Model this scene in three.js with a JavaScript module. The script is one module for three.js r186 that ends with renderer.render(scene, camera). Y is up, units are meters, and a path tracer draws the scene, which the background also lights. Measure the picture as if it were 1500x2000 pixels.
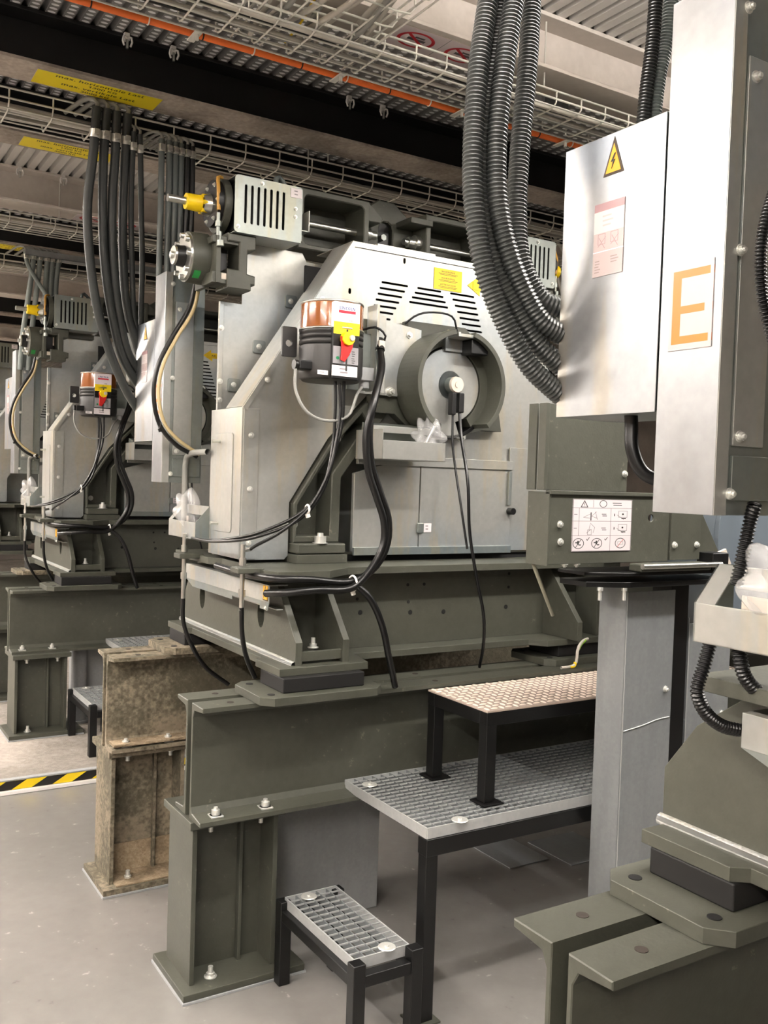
import * as THREE from 'three';
import { RoundedBoxGeometry } from 'three/addons/geometries/RoundedBoxGeometry.js';
import { mergeGeometries } from 'three/addons/utils/BufferGeometryUtils.js';
import { RectAreaLightUniformsLib } from 'three/addons/lights/RectAreaLightUniformsLib.js';

// ---------------------------------------------------------------- camera, lights, exposure
const scene = new THREE.Scene();
scene.background = new THREE.Color(0x020202);
const D = Math.PI / 180;
const camera = new THREE.PerspectiveCamera(57.57, 0.75, 0.05, 60);
camera.position.set(0, 1.65, 0);
camera.rotation.order = 'YXZ';
camera.rotation.set(-2.0 * D, -31.9 * D, 1.85 * D);
scene.add(camera);
const renderer = new THREE.WebGLRenderer({ antialias: true });
renderer.toneMapping = THREE.LinearToneMapping;
renderer.toneMappingExposure = 6.0;
renderer.shadowMap.enabled = true;
RectAreaLightUniformsLib.init();
// real ceiling fittings, all outside the picture: [x, y, z, length, along 'x'|'z', intensity]
const LAMPS = [
  [-1.4, 2.98, 1.4, 1.5, 'z', 34], [-1.4, 2.98, -1.0, 1.5, 'z', 34], [-1.4, 2.98, -3.6, 1.5, 'z', 36], [-1.4, 2.98, -6.2, 1.5, 'z', 46], [-1.4, 2.98, -8.8, 1.5, 'z', 52], [-1.4, 2.98, -11.4, 1.5, 'z', 52],
  [1.5, 3.06, -1.35, 1.3, 'x', 19], [3.3, 3.06, -1.35, 1.3, 'x', 19], [5.6, 3.06, -1.5, 1.3, 'x', 19],
];

// ---------------------------------------------------------------- helpers
let seed = 7;
const rnd = () => (seed = (seed * 16807) % 2147483647) / 2147483647;
const V3 = (a) => new THREE.Vector3(a[0], a[1], a[2]);
const taken = {};
function numbered(n) { const k = taken[n] = (taken[n] || 0) + 1; return k === 1 ? n : n + '_' + String(k - 1).padStart(3, '0'); }
const origin = new Map();
const template = new Map();
// a thing: a Group at the thing's base; everything is drawn in room coordinates and shifted to that base
function thing(name, label, category, pos, group) {
  const o = new THREE.Group(); o.name = numbered(name); o.position.set(pos[0], pos[1], pos[2]);
  o.userData = { label, category }; if (group) o.userData.group = group;
  origin.set(o, pos); template.set(o, label); scene.add(o); return o;
}
function structure(name, geos, mat) { const m = part(name, geos, mat, null); m.userData.kind = 'structure'; scene.add(m); return m; }
function uvBox(g) {
  const p = g.attributes.position, n = g.attributes.normal, uv = new Float32Array(p.count * 2);
  for (let i = 0; i < p.count; i++) {
    const ax = Math.abs(n.getX(i)), ay = Math.abs(n.getY(i)), az = Math.abs(n.getZ(i));
    if (ax > ay && ax > az) { uv[2 * i] = p.getZ(i); uv[2 * i + 1] = p.getY(i); }
    else if (ay > az) { uv[2 * i] = p.getX(i); uv[2 * i + 1] = p.getZ(i); }
    else { uv[2 * i] = p.getX(i); uv[2 * i + 1] = p.getY(i); }
  }
  g.setAttribute('uv', new THREE.BufferAttribute(uv, 2)); return g;
}
function part(name, geos, mat, parent, keepUv) {
  geos = (Array.isArray(geos) ? geos : [geos]).map((g) => (g.index ? g.toNonIndexed() : g));
  for (const g of geos) for (const k of Object.keys(g.attributes)) if (!['position', 'normal', 'uv'].includes(k)) g.deleteAttribute(k);
  const g = geos.length > 1 ? mergeGeometries(geos) : geos[0].clone();
  if (!keepUv) uvBox(g);
  const o = parent ? origin.get(parent) : [0, 0, 0];
  g.translate(-o[0], -o[1], -o[2]);
  const m = new THREE.Mesh(g, mat); m.name = parent ? name : numbered(name);
  m.castShadow = m.receiveShadow = true; origin.set(m, o);
  if (parent) parent.add(m);
  return m;
}
function bx(x0, x1, y0, y1, z0, z1, b = 0.0015) {
  const w = Math.abs(x1 - x0), h = Math.abs(y1 - y0), d = Math.abs(z1 - z0);
  const r = Math.min(b, w * 0.3, h * 0.3, d * 0.3);
  const g = r > 0.0004 ? new RoundedBoxGeometry(w, h, d, 1, r) : new THREE.BoxGeometry(w, h, d);
  g.translate((x0 + x1) / 2, (y0 + y1) / 2, (z0 + z1) / 2); return g;
}
// extrude an outline along an axis. axis z: pts (x,y); axis x: pts (z,y); axis y: pts (x,z)
function ex(axis, pts, a0, a1, holes = [], bev = 0.0012) {
  const lo = Math.min(a0, a1), dep = Math.abs(a1 - a0), b = Math.min(bev, dep * 0.25);
  const mk = (p, C) => { const s = new C(); p.forEach((q, i) => (i ? s.lineTo(q[0], q[1]) : s.moveTo(q[0], q[1]))); s.closePath(); return s; };
  const f = (p) => (axis === 'z' ? p : axis === 'x' ? p.map((q) => [-q[0], q[1]]) : p.map((q) => [q[0], -q[1]]));
  const s = mk(f(pts), THREE.Shape); holes.forEach((h) => s.holes.push(mk(f(h), THREE.Path)));
  const g = new THREE.ExtrudeGeometry(s, { depth: dep - 2 * b, bevelEnabled: b > 0, bevelThickness: b, bevelSize: b, bevelOffset: -b, bevelSegments: 1, curveSegments: 6 });
  g.translate(0, 0, b);
  if (axis === 'x') g.rotateY(Math.PI / 2); else if (axis === 'y') g.rotateX(-Math.PI / 2);
  if (axis === 'z') g.translate(0, 0, lo); else if (axis === 'x') g.translate(lo, 0, 0); else g.translate(0, lo, 0);
  return g;
}
const circ = (cx, cy, r, n = 32, a0 = 0, a1 = 2 * Math.PI) => Array.from({ length: n }, (_, i) => { const a = a0 + (a1 - a0) * i / (a1 - a0 >= 6.28 ? n : n - 1); return [cx + r * Math.cos(a), cy + r * Math.sin(a)]; });
const slotH = (x0, x1, y, r) => [...circ(x1 - r, y, r, 6, -Math.PI / 2, Math.PI / 2), ...circ(x0 + r, y, r, 6, Math.PI / 2, 1.5 * Math.PI)];
const slotV = (x, y0, y1, r) => [...circ(x, y1 - r, r, 6, 0, Math.PI), ...circ(x, y0 + r, r, 6, Math.PI, 2 * Math.PI)];
const rrect = (x0, x1, y0, y1, r) => [...circ(x1 - r, y1 - r, r, 5, 0, Math.PI / 2), ...circ(x0 + r, y1 - r, r, 5, Math.PI / 2, Math.PI), ...circ(x0 + r, y0 + r, r, 5, Math.PI, 1.5 * Math.PI), ...circ(x1 - r, y0 + r, r, 5, 1.5 * Math.PI, 2 * Math.PI)];
const sect = (r0, r1, cx, cy, a0, a1, n = 24) => [...circ(cx, cy, r1, n, a0, a1), ...circ(cx, cy, r0, n, a0, a1).reverse()];
function cyl(p0, p1, r0, r1 = r0, n = 16) {
  const a = V3(p0), b = V3(p1), d = b.clone().sub(a), L = d.length();
  const g = new THREE.CylinderGeometry(r1, r0, L, n);
  g.applyQuaternion(new THREE.Quaternion().setFromUnitVectors(new THREE.Vector3(0, 1, 0), d.normalize()));
  g.translate((p0[0] + p1[0]) / 2, (p0[1] + p1[1]) / 2, (p0[2] + p1[2]) / 2); return g;
}
const curve = (pts) => new THREE.CatmullRomCurve3(pts.map(V3), false, 'centripetal');
function tube(pts, r, n = 0, m = 10) { const c = curve(pts); return new THREE.TubeGeometry(c, n || Math.max(8, Math.round(c.getLength() * 45)), r, m, false); }
function wire(pts, r, m = 5) { const c = new THREE.CurvePath(); for (let i = 1; i < pts.length; i++) c.add(new THREE.LineCurve3(V3(pts[i - 1]), V3(pts[i]))); return new THREE.TubeGeometry(c, (pts.length - 1) * 3, r, m, false); }
// corrugated hose: rings of alternating radius
function hose(pts, r, pitch = 0.0075, dep = 0.0028, m = 14) {
  const c = curve(pts), L = c.getLength(), n = Math.round(L / pitch) * 4;
  const g = new THREE.TubeGeometry(c, n, r, m, false), p = g.attributes.position, fr = [];
  for (let i = 0; i <= n; i++) fr.push(c.getPointAt(i / n));
  const v = new THREE.Vector3();
  for (let i = 0; i <= n; i++) { const k = 1 - (dep / r) * [0, 0, 1, 1][i % 4]; for (let j = 0; j <= m; j++) { const q = i * (m + 1) + j; v.fromBufferAttribute(p, q).sub(fr[i]).multiplyScalar(k).add(fr[i]); p.setXYZ(q, v.x, v.y, v.z); } }
  g.computeVertexNormals(); return g;
}
const AX = { x: [1, 0, 0], y: [0, 1, 0], z: [0, 0, 1] };
// hex bolt: washer, head and shank end; dir is '+x', '-z' ...
function boltG(p, dir, r = 0.009, h = 0.009) {
  const s = dir[0] === '-' ? -1 : 1, d = AX[dir[1]].map((v) => v * s), q = (k) => [p[0] + d[0] * k, p[1] + d[1] * k, p[2] + d[2] * k];
  return [cyl(p, q(0.002), r * 1.35, r * 1.35, 14), cyl(q(0.002), q(h), r, r, 6), cyl(q(h), q(h * 1.45), r * 0.55, r * 0.5, 10)];
}
function studG(p, dir, r = 0.008) { const s = dir[0] === '-' ? -1 : 1, d = AX[dir[1]].map((v) => v * s), q = (k) => [p[0] + d[0] * k, p[1] + d[1] * k, p[2] + d[2] * k]; return [cyl(p, q(0.003), r * 1.9, r * 1.9, 16), cyl(q(0.003), q(0.014), r * 1.3, r * 1.3, 6), cyl(q(0.014), q(0.034), r * 0.8, r * 0.75, 10)]; }
function bolts(parent, list, mat, r, h) { for (const [p, d] of list) part('bolt', boltG(p, d, r, h), mat, parent); }

// ---------------------------------------------------------------- textures and materials
function fbm(n, sd, oct, fx = 1, fy = 1) {
  let s = sd; const R = () => (s = (s * 16807) % 2147483647) / 2147483647;
  const out = new Float32Array(n * n); let amp = 1, tot = 0;
  for (let o = 0; o < oct; o++) {
    const cx = Math.max(1, Math.round(4 * fx * 2 ** o)), cy = Math.max(1, Math.round(4 * fy * 2 ** o)), g = Array.from({ length: cx * cy }, R);
    for (let y = 0; y < n; y++) { const v = y / n * cy, y0 = Math.floor(v), ty = v - y0, sy = ty * ty * (3 - 2 * ty); for (let x = 0; x < n; x++) { const u = x / n * cx, x0 = Math.floor(u), tx = u - x0, sx = tx * tx * (3 - 2 * tx); const a = g[(y0 % cy) * cx + x0 % cx], b = g[(y0 % cy) * cx + (x0 + 1) % cx], c = g[((y0 + 1) % cy) * cx + x0 % cx], d = g[((y0 + 1) % cy) * cx + (x0 + 1) % cx]; out[y * n + x] += amp * (a + (b - a) * sx + (c - a) * sy + (a - b - c + d) * sx * sy); } }
    tot += amp; amp *= 0.55;
  }
  for (let i = 0; i < out.length; i++) out[i] /= tot; return out;
}
function tex(n, fn, rep = 1, srgb = true) {
  const d = new Uint8Array(n * n * 4);
  for (let y = 0; y < n; y++) for (let x = 0; x < n; x++) { const c = fn(y * n + x, x, y), i = (y * n + x) * 4; for (let k = 0; k < 3; k++) d[i + k] = Math.max(0, Math.min(255, c[k])); d[i + 3] = 255; }
  const t = new THREE.DataTexture(d, n, n); t.wrapS = t.wrapT = THREE.RepeatWrapping; t.magFilter = THREE.LinearFilter; t.minFilter = THREE.LinearMipmapLinearFilter; t.generateMipmaps = true;
  if (srgb) t.colorSpace = THREE.SRGBColorSpace; t.repeat.set(rep, rep); t.needsUpdate = true; return t;
}
const mix = (a, b, t) => a.map((v, i) => v + (b[i] - v) * t);
const sm = (a, b, x) => { const t = Math.max(0, Math.min(1, (x - a) / (b - a))); return t * t * (3 - 2 * t); };
const nA = fbm(512, 11, 6), nB = fbm(512, 23, 5, 4, 0.5), nC = fbm(512, 31, 4, 16, 16), nD = fbm(512, 47, 4, 0.5, 0.5);
const galvMap = tex(512, (i) => { let c = mix([206, 207, 204], [190, 198, 204], sm(0.4, 0.65, nD[i])); c = mix(c, [214, 204, 182], 0.65 * sm(0.5, 0.7, nB[i])); return c.map((v) => v + (nC[i] - 0.5) * 14 + (nA[i] - 0.5) * 12); }, 1.1);
const galvRough = tex(512, (i) => [0, 70 + nB[i] * 40 + nC[i] * 18, 0], 1.3, false);
const zincMap = tex(512, (i) => mix([176, 178, 179], [187, 189, 189], sm(0.3, 0.7, nB[i] * 0.6 + nC[i] * 0.4)), 1.5);
const paintMap = tex(512, (i) => { let c = [71, 72, 63].map((v) => v + (nA[i] - 0.5) * 16 + (nC[i] - 0.5) * 8); if (nC[i] > 0.8 && nA[i] > 0.5) c = mix(c, [140, 132, 115], 0.4); return c; }, 0.9);
const dirtyMap = tex(512, (i) => mix([84, 79, 64], [124, 113, 95], sm(0.35, 0.6, nA[i] * 0.7 + nC[i] * 0.3)).map((v) => v + (nC[i] - 0.5) * 24), 1.3);
const dustMap = tex(512, (i) => mix([150, 133, 108], [118, 102, 80], sm(0.4, 0.6, nA[i])).map((v) => v + (nC[i] - 0.5) * 46), 2);
const floorMap = tex(512, (i) => { let c = mix([119, 117, 113], [127, 124, 120], sm(0.25, 0.75, nD[i])); c = c.map((v) => v + (nA[i] - 0.5) * 10 + (nC[i] - 0.5) * 6); c = mix(c, [190, 186, 180], 0.5 * sm(0.8, 0.88, nC[i])); c = mix(c, [96, 92, 90], 0.5 * sm(0.2, 0.12, nC[i]) * sm(0.5, 0.4, nA[i])); return c; }, 0.45);
const concMap = tex(512, (i) => mix([128, 122, 114], [158, 150, 142], sm(0.3, 0.7, nA[i])).map((v) => v + (nC[i] - 0.5) * 34), 0.8);
const beigeMap = tex(512, (i) => mix([196, 188, 180], [214, 206, 198], sm(0.3, 0.7, nA[i])).map((v) => v + (nC[i] - 0.5) * 12), 0.8);
const flangeMap = tex(512, (i) => mix([134, 125, 116], [172, 161, 150], sm(0.35, 0.65, nA[i])).map((v) => v + (nC[i] - 0.5) * 40), 1.2);
const bump = tex(256, (i, x, y) => { const v = nC[(y * 2) * 512 + x * 2] * 255; return [v, v, v]; }, 3, false);
const M = {};
const std = (o) => new THREE.MeshStandardMaterial(o);
M.galv = std({ map: galvMap, color: 0xd9d9d6, roughnessMap: galvRough, roughness: 1, metalness: 0.58 });
M.cab = std({ map: galvMap, color: 0xcbcdd2, roughnessMap: galvRough, roughness: 1, metalness: 0.82 });
M.galvDark = std({ map: galvMap, color: 0xb4bab8, roughness: 0.42, metalness: 0.7 });
M.zinc = std({ map: zincMap, color: 0xd2d5d6, roughness: 0.42, metalness: 0.42 });
M.chrome = std({ color: 0xd2d2cc, roughness: 0.28, metalness: 0.95 });
M.bolt = std({ color: 0xdcdcd6, roughness: 0.35, metalness: 0.55 });
M.paint = std({ map: paintMap, roughness: 0.5, metalness: 0, bumpMap: bump, bumpScale: 0.0003 });
M.paintLight = std({ color: 0x8a8676, roughness: 0.55 });
M.dirty = std({ map: dirtyMap, roughness: 0.85, bumpMap: bump, bumpScale: 0.002 });
M.dust = std({ map: dustMap, roughness: 1, bumpMap: bump, bumpScale: 0.004 });
M.weld = std({ map: galvMap, color: 0xffffff, roughness: 0.32, metalness: 0.55, bumpMap: bump, bumpScale: 0.003 });
M.rubber = std({ color: 0x0b0a09, roughness: 0.7 });
M.black = std({ color: 0x0b0b0b, roughness: 0.42 });
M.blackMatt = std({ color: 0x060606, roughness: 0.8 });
M.beamBlack = std({ color: 0x0a0909, roughness: 0.6 });
M.cable = std({ color: 0x0a0a0a, roughness: 0.35 });
M.cableGrey = std({ color: 0x8b8b86, roughness: 0.6 });
M.cableLight = std({ color: 0xb9b4aa, roughness: 0.6 });
M.hose = std({ color: 0x3a3d3c, roughness: 0.38 });
M.hoseSmooth = std({ color: 0x2c2f2e, roughness: 0.45 });
M.hoseLight = std({ color: 0x5c6361, roughness: 0.5 });
M.hosePale = std({ color: 0x828b89, roughness: 0.5 });
M.flexBlack = std({ color: 0x0c0c0d, roughness: 0.3 });
M.orange = std({ color: 0xe8702a, roughness: 0.5 });
M.yellow = std({ color: 0xf0cc08, roughness: 0.45 });
M.red = std({ color: 0xc81f1c, roughness: 0.45 });
M.tie = std({ color: 0xe6e2da, roughness: 0.5 });
M.wire = std({ color: 0xd6d4cc, roughness: 0.45, metalness: 0.3 });
M.amber = new THREE.MeshPhysicalMaterial({ color: 0xa8622c, roughness: 0.15, clearcoat: 0.6, transmission: 0.35, thickness: 0 });
M.amberDark = std({ color: 0x5a2d14, roughness: 0.3 });
M.plastic = std({ color: 0x2a2928, roughness: 0.45 });
M.bag = new THREE.MeshPhysicalMaterial({ color: 0xffffff, roughness: 0.22, transmission: 0.8, thickness: 0, ior: 1.3, clearcoat: 0.5 });
M.floor = std({ map: floorMap, roughness: 0.23 });
M.conc = std({ map: concMap, roughness: 0.85, bumpMap: bump, bumpScale: 0.002 });
M.wall = std({ map: beigeMap, color: 0x9c9894, roughness: 0.9 });
M.beige = std({ map: beigeMap, roughness: 0.7 });
M.flange = std({ map: flangeMap, roughness: 0.8 });
M.brown = std({ color: 0x2c241e, roughness: 0.8 });
M.greyWall = std({ map: zincMap, color: 0xcfcfcf, roughness: 0.8, metalness: 0 });
M.alu = std({ color: 0xe6d8cb, roughness: 0.45, metalness: 0.1 });
M.white = std({ color: 0xe8e4e0, roughness: 0.5 });
M.cream = std({ color: 0xcfc4b6, roughness: 0.6 });
M.motor = std({ color: 0x67717a, roughness: 0.5, metalness: 0.2 });

function canvasMat(w, h, draw, o = {}) {
  const c = document.createElement('canvas'); c.width = w; c.height = h; const x = c.getContext('2d'); draw(x, w, h);
  const t = new THREE.CanvasTexture(c); t.colorSpace = THREE.SRGBColorSpace; t.anisotropy = 4;
  return std({ map: t, roughness: 0.5, ...o });
}
// a printed plate: thin box whose printed face points along dir, with its own 0..1 uv
function plate(name, parent, mat, dir, x0, x1, y0, y1, a, th = 0.0015) {
  let w, h, g;
  if (dir === '+z') { g = new THREE.BoxGeometry(Math.abs(x1 - x0), Math.abs(y1 - y0), th); g.translate((x0 + x1) / 2, (y0 + y1) / 2, a); }
  else if (dir === '-x') { g = new THREE.BoxGeometry(th, Math.abs(y1 - y0), Math.abs(x1 - x0)); g.translate(a, (y0 + y1) / 2, (x0 + x1) / 2); }
  else { g = new THREE.BoxGeometry(Math.abs(x1 - x0), th, Math.abs(y1 - y0)); g.translate((x0 + x1) / 2, a, (y0 + y1) / 2); }
  return part(name, g, mat, parent, true);
}
const scrib = (x, n, x0, y0, dx, dy, w, col = '#444') => { x.fillStyle = col; let s = n * 77 + 5; for (let i = 0; i < n; i++) { s = (s * 131 + 7) % 997; x.fillRect(x0 + (s % 7), y0 + i * dy, w * (0.55 + (s % 40) / 100), Math.max(2, dy * 0.38)); } };
const S = {};
S.letterE = canvasMat(256, 512, (x, w, h) => { x.fillStyle = '#aea9aa'; x.fillRect(0, 0, w, h); x.fillStyle = '#d06f14'; x.fillRect(20, 40, 50, 436); x.fillRect(20, 40, 216, 46); x.fillRect(20, 252, 190, 46); x.fillRect(20, 430, 216, 46); }, { roughness: 0.35 });
S.electric = canvasMat(256, 256, (x, w, h) => { x.fillStyle = '#e0a526'; x.fillRect(0, 0, w, h); x.strokeStyle = '#4a3c2c'; x.lineWidth = 22; x.beginPath(); x.moveTo(128, 14); x.lineTo(246, 246); x.lineTo(10, 246); x.closePath(); x.stroke(); x.fillStyle = '#3a2c1c'; x.beginPath(); x.moveTo(136, 84); x.lineTo(104, 158); x.lineTo(126, 154); x.lineTo(112, 222); x.lineTo(104, 214); x.lineTo(114, 236); x.lineTo(128, 220); x.lineTo(122, 222); x.lineTo(146, 138); x.lineTo(124, 144); x.lineTo(150, 88); x.closePath(); x.fill(); });
S.touch = canvasMat(256, 640, (x, w, h) => { x.fillStyle = '#b0a2a0'; x.fillRect(0, 0, w, h); x.fillStyle = '#a07f82'; x.fillRect(0, 0, w, 70); x.fillStyle = '#c6bfbe'; x.fillRect(0, 70, w, 190); scrib(x, 3, 70, 110, 0, 40, 110, '#b7a6a4'); x.strokeStyle = '#9c7f80'; x.lineWidth = 5; for (const s of [40, 150]) { x.strokeRect(s, 270, 60, 90); x.beginPath(); x.moveTo(s, 380); x.lineTo(s + 66, 300); x.moveTo(s + 8, 300); x.lineTo(s + 60, 400); x.stroke(); } x.fillStyle = '#f2eeec'; x.fillRect(0, 420, w, 8); scrib(x, 5, 14, 500, 0, 24, 60, '#8f807c'); scrib(x, 3, 150, 480, 0, 24, 80, '#8f807c'); }, { roughness: 0.35 });
S.ropeBrake = canvasMat(512, 460, (x, w, h) => {
  x.fillStyle = '#d8d0d2'; x.fillRect(0, 0, w, h); x.strokeStyle = '#6b6466'; x.lineWidth = 4; x.strokeRect(3, 3, w - 6, h - 6); x.lineWidth = 3;
  const L = (a, b, c, d) => { x.beginPath(); x.moveTo(a, b); x.lineTo(c, d); x.stroke(); };
  L(0, 78, w, 78); L(0, 194, w, 194); L(0, 322, w, 322); L(326, 78, 326, h); L(54, 78, 54, 322); L(172, 8, 172, 72);
  x.strokeStyle = '#333'; x.lineWidth = 6; x.beginPath(); x.moveTo(96, 16); x.lineTo(124, 70); x.lineTo(68, 70); x.closePath(); x.stroke(); x.fillStyle = '#333'; x.fillRect(94, 34, 4, 20); x.fillRect(94, 58, 4, 4);
  const C = (a, b, r, lw) => { x.lineWidth = lw; x.beginPath(); x.arc(a, b, r, 0, 7); x.stroke(); }; C(256, 40, 30, 5);
  scrib(x, 2, 338, 28, 0, 18, 110, '#444'); scrib(x, 1, 10, 132, 0, 12, 36, '#444'); scrib(x, 1, 10, 254, 0, 12, 36, '#444'); scrib(x, 2, 246, 128, 0, 16, 56, '#555'); scrib(x, 2, 246, 252, 0, 16, 56, '#555');
  x.fillStyle = '#222'; x.fillRect(150, 116, 8, 72); x.strokeStyle = '#666'; x.lineWidth = 3; L(90, 160, 150, 130); L(90, 160, 146, 168); L(160, 150, 200, 110); L(160, 150, 206, 168); L(190, 110, 210, 180);
  L(140, 280, 150, 220); L(150, 210, 190, 250); L(190, 250, 176, 296); L(120, 300, 160, 264); x.strokeRect(130, 270, 32, 44);
  for (const y of [96, 216]) { x.strokeRect(394, y + 6, 76, 56); L(380, y + 40, 440, y + 82); x.fillStyle = '#222'; x.beginPath(); x.arc(432, y + 34, 8, 0, 7); x.fill(); x.fillRect(420, y + 68, 40, 10); x.fillRect(354, y + 30, 7, 22); }
  x.strokeStyle = '#333'; C(56, 390, 44, 5); C(212, 390, 44, 5); C(418, 390, 44, 5); x.fillStyle = '#333'; for (const a of [56, 212]) { x.fillRect(a - 10, 366, 14, 34); x.fillRect(a - 26, 378, 22, 10); x.fillRect(a + 2, 398, 20, 10); L(a - 22, 424, a + 24, 352); L(a + 66, 350, a + 74, 364); L(a + 74, 364, a + 92, 336); }
  x.strokeStyle = '#b55'; x.lineWidth = 5; L(392, 424, 446, 354); x.strokeStyle = '#888'; x.lineWidth = 3; x.strokeRect(396, 376, 44, 26);
}, { roughness: 0.4 });
S.pumpLabel = canvasMat(256, 288, (x, w, h) => { x.fillStyle = '#dcd3d6'; x.fillRect(0, 0, w, h); x.fillStyle = '#f0d40a'; x.fillRect(0, 178, w, h - 178); x.fillStyle = '#1d3c78'; x.font = 'bold 36px sans-serif'; x.textAlign = 'center'; x.fillText('LINCOLN', w / 2, 66, 168); x.fillStyle = '#cc1f36'; x.fillRect(44, 74, 168, 24); x.fillStyle = '#555'; x.font = 'bold 18px sans-serif'; x.fillText('P203', 168, 168); x.strokeStyle = '#8a7a00'; x.lineWidth = 4; x.beginPath(); x.moveTo(128, 188); x.lineTo(156, 240); x.lineTo(100, 240); x.closePath(); x.stroke(); scrib(x, 4, 52, 222, 0, 14, 150, '#a89600'); });
S.pumpPanel = canvasMat(256, 180, (x, w, h) => { x.fillStyle = '#8f8d90'; x.fillRect(0, 0, w, h); x.fillStyle = '#0b7a4a'; x.beginPath(); x.arc(46, 122, 17, 0, 7); x.fill(); x.fillStyle = '#a42c34'; x.beginPath(); x.arc(126, 134, 17, 0, 7); x.fill(); x.fillStyle = '#162a24'; x.fillRect(146, 40, 22, 44); scrib(x, 3, 184, 40, 0, 22, 44, '#333'); scrib(x, 3, 184, 112, 0, 22, 44, '#444'); });
S.noteTag = canvasMat(256, 128, (x, w, h) => { x.fillStyle = '#ded6d8'; x.fillRect(0, 0, w, h); scrib(x, 2, 76, 30, 0, 44, 110, '#8a8284'); });
S.slimTag = canvasMat(128, 40, (x, w, h) => { x.fillStyle = '#e8e2e2'; x.fillRect(0, 0, w, h); scrib(x, 1, 20, 12, 0, 34, 80, '#999'); });
S.warnYellow = canvasMat(256, 256, (x, w, h) => { x.fillStyle = '#ecc80c'; x.fillRect(0, 0, w, h); x.fillStyle = '#6d5c08'; x.font = 'bold 26px sans-serif'; x.textAlign = 'center'; ['WARNING', 'WARNING', 'ATTENTION'].forEach((s, i) => { x.fillText(s, 128, 44 + i * 78); x.fillRect(40, 56 + i * 78, 176, 6); x.fillRect(54, 70 + i * 78, 148, 6); }); });
S.arrowAB = canvasMat(256, 160, (x, w, h) => { x.fillStyle = '#ecc80c'; x.fillRect(0, 0, w, h); x.fillStyle = '#4a4010'; x.font = 'bold 64px sans-serif'; x.fillText('AB', 84, 104); });
S.loadSign = canvasMat(640, 200, (x, w, h) => { x.fillStyle = '#e2cc10'; x.fillRect(0, 0, w, h); x.fillStyle = '#3a340a'; x.textAlign = 'center'; x.font = 'bold 44px sans-serif'; x.fillText('max. horizontale Last', w / 2, 48, 560); x.font = 'bold 40px sans-serif'; x.fillText('1300 KG', w / 2 + 20, 92); x.font = 'bold 42px sans-serif'; x.fillText('max. vertikale Last', w / 2 + 10, 142, 470); x.font = 'bold 40px sans-serif'; x.fillText('3000 KG', w / 2, 186); });
S.forbid = canvasMat(512, 256, (x, w, h) => { x.fillStyle = '#e2d6d8'; x.fillRect(0, 0, w, h); x.fillStyle = '#777'; x.fillRect(255, 0, 3, h); for (const cx of [128, 384]) { x.fillStyle = '#5a5658'; x.fillRect(cx - 46, 112, 92, 26); x.fillRect(cx - 18, 86, 50, 18); x.strokeStyle = '#cc2434'; x.lineWidth = 17; x.beginPath(); x.arc(cx, 128, 84, 0, 7); x.moveTo(cx - 60, 72); x.lineTo(cx + 60, 184); x.stroke(); } });
S.stripes = canvasMat(1024, 64, (x, w, h) => { x.fillStyle = '#e6c716'; x.fillRect(0, 0, w, h); x.fillStyle = '#191714'; for (let i = -1; i < 9; i++) { x.beginPath(); const a = i * 128; x.moveTo(a, h); x.lineTo(a + 64, h); x.lineTo(a + 112, 0); x.lineTo(a + 48, 0); x.closePath(); x.fill(); } });
S.greenTag = canvasMat(64, 64, (x) => { x.fillStyle = '#1f8a3c'; x.fillRect(0, 0, 64, 64); x.fillStyle = '#0f4a20'; x.fillRect(14, 14, 6, 36); x.fillRect(28, 14, 6, 36); x.fillRect(42, 14, 6, 36); });

S.electricTri = std({ color: 0xe0a526, roughness: 0.5 });
S.border = std({ color: 0x3f3326, roughness: 0.6 });
// ---------------------------------------------------------------- lamps
const lampMat = std({ color: 0xffffff, emissive: 0xfff4e6, emissiveIntensity: 2.2 });
LAMPS.forEach(([x, y, z, L, ax, I], i) => {
  const where = ['above the aisle behind the viewer', 'above the aisle beside the viewer', 'above the aisle before the central machine', 'above the aisle before the machine left of centre', 'above the aisle before the machine at left edge', 'at the far end of the aisle', 'above the walkway, first from the aisle', 'above the walkway, second from the aisle', 'above the walkway, third from the aisle'][i];
  const t = thing('ceiling_lamp', 'linear white ceiling lamp ' + where, 'lamp', [x, y, z]);
  const hx = ax === 'x' ? L / 2 : 0.06, hz = ax === 'z' ? L / 2 : 0.06;
  part('lamp_body', bx(x - hx, x + hx, y, y + 0.06, z - hz, z + hz, 0.01), M.white, t);
  part('diffuser', bx(x - hx + 0.008, x + hx - 0.008, y - 0.012, y, z - hz + 0.008, z + hz - 0.008, 0.004), lampMat, t);
  for (const s of [-1, 1]) part('hanger', cyl([x + s * hx * 0.7, y + 0.06, z + s * hz * 0.7], [x + s * hx * 0.7, 3.29, z + s * hz * 0.7], 0.004), M.wire, t);
  const l = new THREE.RectAreaLight(0xfff9f3, I, ax === 'x' ? L : 0.11, ax === 'x' ? 0.11 : L);
  l.position.set(x, y - 0.02, z); l.rotation.x = -Math.PI / 2; scene.add(l);
  part('upper_diffuser', bx(x - hx + 0.008, x + hx - 0.008, y + 0.06, y + 0.066, z - hz + 0.008, z + hz - 0.008, 0.002), lampMat, t);
  const u = new THREE.RectAreaLight(0xfff9f3, I * 1.5, ax === 'x' ? L : 0.11, ax === 'x' ? 0.11 : L);
  u.position.set(x, y + 0.075, z); u.rotation.x = Math.PI / 2; scene.add(u);
});

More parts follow.
